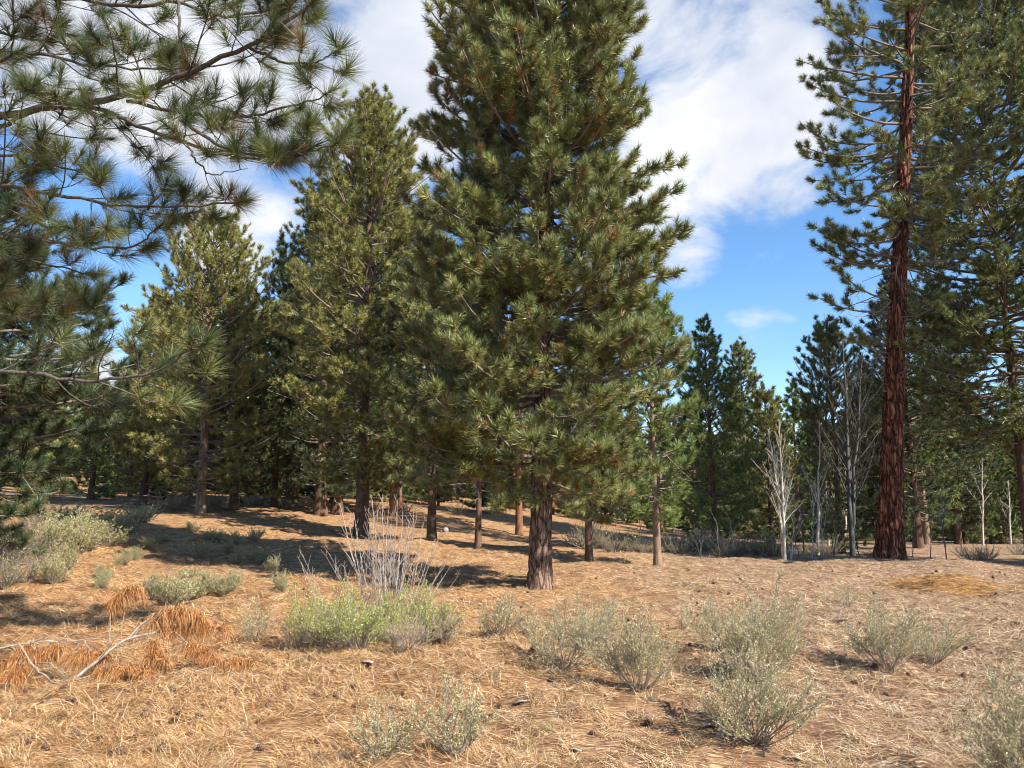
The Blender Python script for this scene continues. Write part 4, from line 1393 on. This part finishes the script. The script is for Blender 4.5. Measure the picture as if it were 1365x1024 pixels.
# ------------------------------------------------------------------ fallen pine branch with dead needles
def fallen_branch():
    rng = copy_rng(99)
    b = on_ground(110, 905)
    root = thing('fallen_branch', tuple(b), 'fallen pine branch with bleached limbs and curtains of orange dead needles', 'branch')
    limbs = [  # pixels, depth at both ends, radius, fringe range, fringe length
        ([(97, 907), (125, 885), (149, 864), (172, 850), (197, 845), (232, 840), (264, 834), (300, 838)], 7.0, 7.6, .020, (.62, 1.0), .20),
        ([(-60, 872), (0, 864), (25, 859), (57, 855), (90, 856), (120, 850), (147, 855)], 7.3, 7.5, .013, None, 0),
        ([(25, 859), (45, 890), (75, 912), (100, 928)], 7.3, 6.7, .014, None, 0),
        ([(45, 884), (67, 884), (85, 900), (88, 908)], 7.2, 6.95, .008, None, 0),
        ([(146, 857), (147, 835), (147, 818), (152, 802), (165, 790), (188, 787)], 7.4, 7.45, .008, (.45, 1.0), .17),
        ([(172, 850), (188, 832), (205, 822), (225, 815), (255, 818), (268, 828)], 7.25, 7.5, .010, (.35, 1.0), .19),
        ([(232, 842), (252, 860), (270, 868), (292, 880)], 7.4, 7.25, .009, (.3, 1.0), .15),
        ([(200, 850), (205, 862), (200, 878), (222, 880)], 7.3, 7.1, .007, (.2, 1.0), .16),
        ([(97, 907), (130, 900), (165, 890), (205, 896)], 7.0, 6.95, .012, (.35, 1.0), .14),
        ([(205, 901), (225, 903), (245, 892)], 6.95, 7.05, .008, None, 0),
        ([(240, 902), (272, 893), (310, 880), (335, 884)], 6.95, 7.1, .008, (.5, 1.0), .10),
        ([(149, 866), (130, 878), (112, 872), (95, 880)], 7.3, 7.2, .008, (.1, 1.0), .20),
        ([(90, 858), (70, 868), (55, 876), (40, 872)], 7.35, 7.25, .007, (.1, 1.0), .20),
        ([(40, 864), (20, 880), (5, 890), (-20, 885)], 7.3, 7.1, .008, (.0, 1.0), .20),
        ([(110, 852), (117, 862), (125, 872)], 7.4, 7.3, .006, None, 0),
        ([(75, 856), (82, 864), (88, 880)], 7.4, 7.25, .006, None, 0),
        ([(-40, 915), (0, 910), (18, 914)], 6.9, 6.85, .008, None, 0),
        ([(30, 885), (20, 900), (10, 905)], 7.1, 6.95, .006, (.0, 1.0), .2),
    ]
    for pts, Y0, Y1, r, fr, fl in limbs:
        k = len(pts)
        W = np.array([at(px, py, Y0 + (Y1 - Y0) * i / (k - 1)) for i, (px, py) in enumerate(pts)])
        W[:, 2] = np.maximum(W[:, 2], ground_z(W[:, 0], W[:, 1]) + r * .6)
        W = W - b
        tt = np.linspace(0, k - 1, 20)
        Wp = np.stack([np.interp(tt, np.arange(k), W[:, j]) for j in range(3)], 1)
        Wp[1:-1] = Wp[:-2] * .25 + Wp[1:-1] * .5 + Wp[2:] * .25
        Wp[1:-1] += rng.normal(0, .004, (18, 3))
        V, F = tubes(Wp[None], (r * .8 * np.linspace(1, .35, 20))[None], 7)
        L = np.array([np.linalg.norm(np.diff(Wp, axis=0), axis=1).sum()])
        P2, L2, _ = side_shoots(rng, Wp[None], L, .09, .12, .98, 55, .4, .10, .42, 6, .2, .13, up=.05)
        V2, F2 = join([(V, F), tubes(P2, np.maximum((.002 + .006 * L2)[:, None] * np.linspace(1, .5, 6)[None], .002), 4)])
        lo = put('limb', mesh_np('limb', V2, F2, smooth=True), M['dead_wood'], root)
        if fr:
            seg = L[0] * (fr[1] - fr[0])
            n = int(seg * 1300) + 150
            s = rng.uniform(fr[0], fr[1], n)
            cpos, t = sample_on(Wp[None], np.zeros(n, int), s)
            bundle = np.round(s * 34)
            sway = rng.normal(0, .22, (60, 3))[bundle.astype(int)]
            out_ = unit(t * rng.uniform(-.1, .5, n)[:, None] + rng.normal(0, .45, (n, 3)) + sway * 1.5 + np.array([0, 0, .25]))
            dn = np.array([0, 0, -1.])
            ln = (fl * 1.35 * rng.uniform(.55, 1.15, n))[:, None]
            p0 = cpos + rng.normal(0, .008, (n, 3))
            p1 = p0 + (out_ * .7 + dn * .2) * ln * .5
            p2 = p1 + unit(out_ * .45 + dn + sway * .5) * ln * .55
            for q in (p1, p2):
                g = ground_z(q[:, 0] + b[0], q[:, 1] + b[1]) - b[2] + .004 + rng.uniform(0, .02, n)
                q[:, 2] = np.maximum(q[:, 2], g)
            sd = unit(np.cross(p2 - p0, rng.normal(0, 1, (n, 3)))) * .0021
            Vn = np.stack([p0 - sd, p0 + sd, p1 + sd, p1 - sd, p2], 1)
            F4 = np.stack([np.arange(n) * 5 + q for q in (0, 1, 2)], 1)
            F5 = np.stack([np.arange(n) * 5 + q for q in (0, 2, 3)], 1)
            F6 = np.stack([np.arange(n) * 5 + q for q in (3, 2, 4)], 1)
            tn = np.clip(rng.normal(.5, .25, n), 0, 1)
            put('needles', mesh_np('needles', Vn.reshape(-1, 3), np.concatenate([F4, F5, F6]), np.concatenate([tn, tn, tn])), M['needles_dead'], lo)


fallen_branch()

# ------------------------------------------------------------------ pine cones, chips, rocks, mound, grass
def cone_mesh(seed, L=.085, Rm=.036):
    rng = copy_rng(seed)
    V, F = [], []
    n = 52
    for i in range(n):
        f = i / (n - 1)
        a = i * 2.39996
        r = Rm * math.sin(math.pi * (.12 + .80 * f)) ** .8
        z = L * (f - .45)
        d = np.array([math.cos(a), math.sin(a), 0])
        s = np.array([-math.sin(a), math.cos(a), 0])
        up = np.array([0, 0, 1.])
        tip = d * r * rng.uniform(.85, 1.25) + up * (z + r * (.25 + .5 * f))
        root_ = d * r * .2 + up * z
        w = .34 * r + .003
        k = len(V)
        V += [root_ - s * w * .4, root_ + s * w * .4, tip + s * w, tip - s * w, tip + d * .004 - up * .003, (root_ + tip) / 2 - up * .004]
        F += [(k, k + 1, k + 2), (k, k + 2, k + 3), (k + 3, k + 2, k + 4), (k, k + 5, k + 1), (k + 1, k + 5, k + 2), (k + 5, k + 4, k + 2), (k + 5, k, k + 3), (k + 5, k + 3, k + 4)]
    V = np.array(V)
    V = V[:, [2, 0, 1]]
    return mesh_np('pine_cone', V, np.array(F))


def cones():
    rng = copy_rng(120)
    ms = [cone_mesh(1), cone_mesh(2, .075, .033), cone_mesh(3, .095, .038)]
    spots = [(62, 1000), (128, 962), (165, 958), (238, 955), (100, 985), (60, 972), (200, 945), (322, 968), (255, 985), (348, 1003), (295, 950), (420, 930), (380, 925),
             (300, 935), (445, 928), (268, 950), (345, 965), (405, 1000), (30, 955), (20, 1010), (215, 1010), (180, 985), (150, 1010), (90, 940), (55, 938)]
    while len(spots) < 80:
        px, py = rng.uniform(0, 1365), 870 + 150 * rng.uniform(0, 1) ** .7
        if rng.uniform() < (.95 if px < 520 else .3):
            spots.append((px, py))
    while len(spots) < 170:
        spots.append((rng.uniform(380, 1340), 762 + 110 * rng.uniform(0, 1) ** 1.5))
    for i, (px, py) in enumerate(spots):
        p = on_ground(px, py)
        me = ms[i % 3]
        o = put('pine_cone', me, M['cone'])
        o.location = (p[0], p[1], p[2] + .012)
        o.rotation_euler = (rng.uniform(0, 6.28), rng.normal(0, .35), rng.uniform(0, 6.28))
        o.scale = (rng.uniform(.42, .72),) * 3
        if i < 80:
            tag(o, 'open brown pine cone lying among the needles in the foreground', 'pine cone', 'pine cones on the ground')
        else:
            o.scale = (rng.uniform(.45, .75),) * 3
            tag(o, 'small dark pine cone lying on the ground beyond the shrubs', 'pine cone', 'pine cones farther back')


cones()


def chips():
    rng = copy_rng(130)
    spots = [(488, 890, .16, 'pale weathered bark chip lying left below the leafy clump'), (697, 940, .14, 'long pale wood chip lying below the row of shrubs'),
             (790, 952, .07, 'small pale chip between the bottom shrubs and the row'), (765, 1005, .11, 'pale curled bark chip at the bottom of the frame'),
             (310, 921, .09, 'small whitish chip right of the fallen branch'), (1058, 1015, .14, 'dark broken stick tip at the bottom right'),
             (1150, 905, .09, 'pale chip below the dense shrub on the right'), (965, 888, .12, 'pale chip beside the tall upright shrub'),
             (410, 862, .10, 'pale splinter lying at the left foot of the leafy clump'), (1125, 830, .12, 'flat grey chip under the small solitary shrub'),
             (945, 975, .13, 'flat pale chip left of the nearest shrub')]
    for px, py, L, lab in spots:
        p = on_ground(px, py)
        n = 9
        t = np.linspace(0, 1, n)
        wd = L * .22 * np.sin(math.pi * np.clip(t * .9 + .05, 0, 1)) ** .5 * rng.uniform(.7, 1.3, n)
        zt = .012 + .016 * np.sin(math.pi * t) + rng.normal(0, .002, n)
        top = np.concatenate([np.stack([(t - .5) * L, wd, zt], 1), np.stack([(t - .5) * L, -wd, zt + .006], 1)])
        bot = top - [0, 0, .010]
        V = np.concatenate([top, bot])
        F = []
        for i in range(n - 1):
            F += [(i, n + i, n + i + 1, i + 1), (2 * n + i, 2 * n + i + 1, 3 * n + i + 1, 3 * n + i), (i, i + 1, 2 * n + i + 1, 2 * n + i), (n + i, 3 * n + i, 3 * n + i + 1, n + i + 1)]
        F += [(0, 2 * n, 3 * n, n), (n - 1, 2 * n - 1, 4 * n - 1, 3 * n - 1)]
        o = put('bark_chip', mesh_np('bark_chip', V, np.array(F)), M['dead_wood'])
        o.location = p
        o.rotation_euler = (rng.normal(0, .15), rng.normal(0, .1), rng.uniform(-.6, .6))
        tag(o, lab, 'bark chip')


chips()


def rock(px, py, size, label, seed):
    rng = copy_rng(seed)
    import bmesh
    bm = bmesh.new()
    bmesh.ops.create_icosphere(bm, subdivisions=4, radius=1)
    ks = rng.normal(0, 1.6, (7, 3))
    ph = rng.uniform(0, 6.28, 7)
    for v in bm.verts:
        c = np.array(v.co)
        q = 1 + .11 * np.sin(ks @ c * 1.3 + ph).sum() / 1.6
        v.co = Vector(c * q)
        v.co.z = max(v.co.z, -.5)
        v.co.x = min(v.co.x, .78)
    me = bpy.data.meshes.new('rock')
    bm.to_mesh(me)
    bm.free()
    p = on_ground(px, py)
    o = put('rock', me, M['rock'])
    o.location = (p[0], p[1], p[2] + size * .3)
    o.scale = (size, size * .8, size * .85)
    o.rotation_euler = (0, 0, rng.uniform(0, 6))
    tag(o, label, 'rock')


rock(594, 709, .14, 'pale rock on the sunny slope, left one of a touching pair', 501)
rock(602, 708, .13, 'pale rock on the sunny slope, right one of a touching pair', 502)


def mound():
    rng = copy_rng(140)
    c = on_ground(1262, 783)
    nr, na = 26, 72
    V = [(0, 0, .22)]
    for i in range(1, nr + 1):
        f = i / nr
        for j in range(na):
            a = 2 * math.pi * j / na
            rx = 1.05 * (1 + .08 * math.sin(3 * a + 1) + .05 * math.sin(5 * a))
            x, y = f * rx * math.cos(a), f * 1.25 * math.sin(a)
            h = .22 * (1 - f * f) ** 1.2 - .05 * f ** 4
            z = gz(c[0] + x, c[1] + y) - c[2]
            V.append((x, y, z + h + rng.normal(0, .007)))
    F = [(0, 1 + j, 1 + (j + 1) % na, 1 + (j + 1) % na) for j in range(na)]
    F4 = []
    for i in range(nr - 1):
        for j in range(na):
            a, b = 1 + i * na + j, 1 + i * na + (j + 1) % na
            F4.append((a, a + na, b + na, b))
    V = np.array(V)
    V[0, 2] = V[1:na + 1, 2].mean() + .002
    me = bpy.data.meshes.new('needle_mound')
    me.from_pydata([tuple(v) for v in V], [], [f[:3] for f in F] + F4)
    me.polygons.foreach_set('use_smooth', np.ones(len(me.polygons), bool))
    m = bark_mat('mound_needles', [(.36, (.12, .05, .018)), (.5, (.30, .155, .05)), (.64, (.46, .28, .11))], 40, 40, .9, .02)
    root = put('needle_mound', me, m)
    root.location = c
    tag(root, 'low rounded mound of orange brown needles at the right of the clearing', 'mound')
    n = 16000
    a = rng.uniform(0, 6.28, n)
    f = np.sqrt(rng.uniform(0, 1, n)) * 1.3 * rng.uniform(.8, 1, n)
    x, y = f * 1.05 * np.cos(a), f * 1.25 * np.sin(a)
    z = ground_z(c[0] + x, c[1] + y) - c[2] + .22 * np.maximum(1 - f * f, 0) ** 1.2 - np.where(f < 1, .05 * f ** 4, 0) + .006
    b = rng.uniform(0, 6.28, n)
    D = np.stack([np.cos(b), np.sin(b), rng.normal(0, .12, n)], 1) * rng.uniform(.04, .14, n)[:, None]
    S = np.stack([-np.sin(b), np.cos(b), rng.normal(0, .5, n)], 1) * .0022
    st = np.stack([x, y, z], 1)
    V = np.stack([st - S, st + S, st + D + S * .5, st + D - S * .5], 1).reshape(-1, 3)
    put('loose_needles', mesh_np('loose_needles', V, np.arange(n * 4).reshape(-1, 4), np.clip(rng.normal(.5, .2, n), 0, 1)), M['litter'], root)


mound()


def grass():
    """Sparse dry grass and seedlings: nobody could count the blades."""
    rng = copy_rng(150)
    X, Yv = scatter_xy(rng, 420, 3.6, 26, 1.3)
    Cn = np.stack([X, Yv], 1)
    i = np.repeat(np.arange(len(X)), 26)
    n = len(i)
    bx = X[i] + rng.normal(0, .05, n)
    by = Yv[i] + rng.normal(0, .05, n)
    h = rng.uniform(.04, .15, n) * rng.uniform(.6, 1.3, len(X))[i]
    d = np.stack([rng.normal(0, .45, n), rng.normal(0, .45, n), np.ones(n)], 1)
    st = np.stack([bx, by, ground_z(bx, by) - .004], 1)
    S = unit(np.stack([rng.normal(0, 1, n), rng.normal(0, 1, n), np.zeros(n)], 1)) * .0022
    tip = st + unit(d) * h[:, None]
    V = np.stack([st - S, st + S, tip], 1).reshape(-1, 3)
    o = put('dry_grass', mesh_np('dry_grass', V, np.arange(n * 3).reshape(-1, 3), np.clip(rng.uniform(0, 1, len(X))[i] + rng.normal(0, .1, n), 0, 1)), M['grass'])
    tag(o, 'sparse tufts of dry straw-coloured grass over the clearing', 'grass', kind='stuff')


grass()
print('FACES', sum(len(m.polygons) for m in bpy.data.meshes), 'OBJ', len(bpy.data.objects))
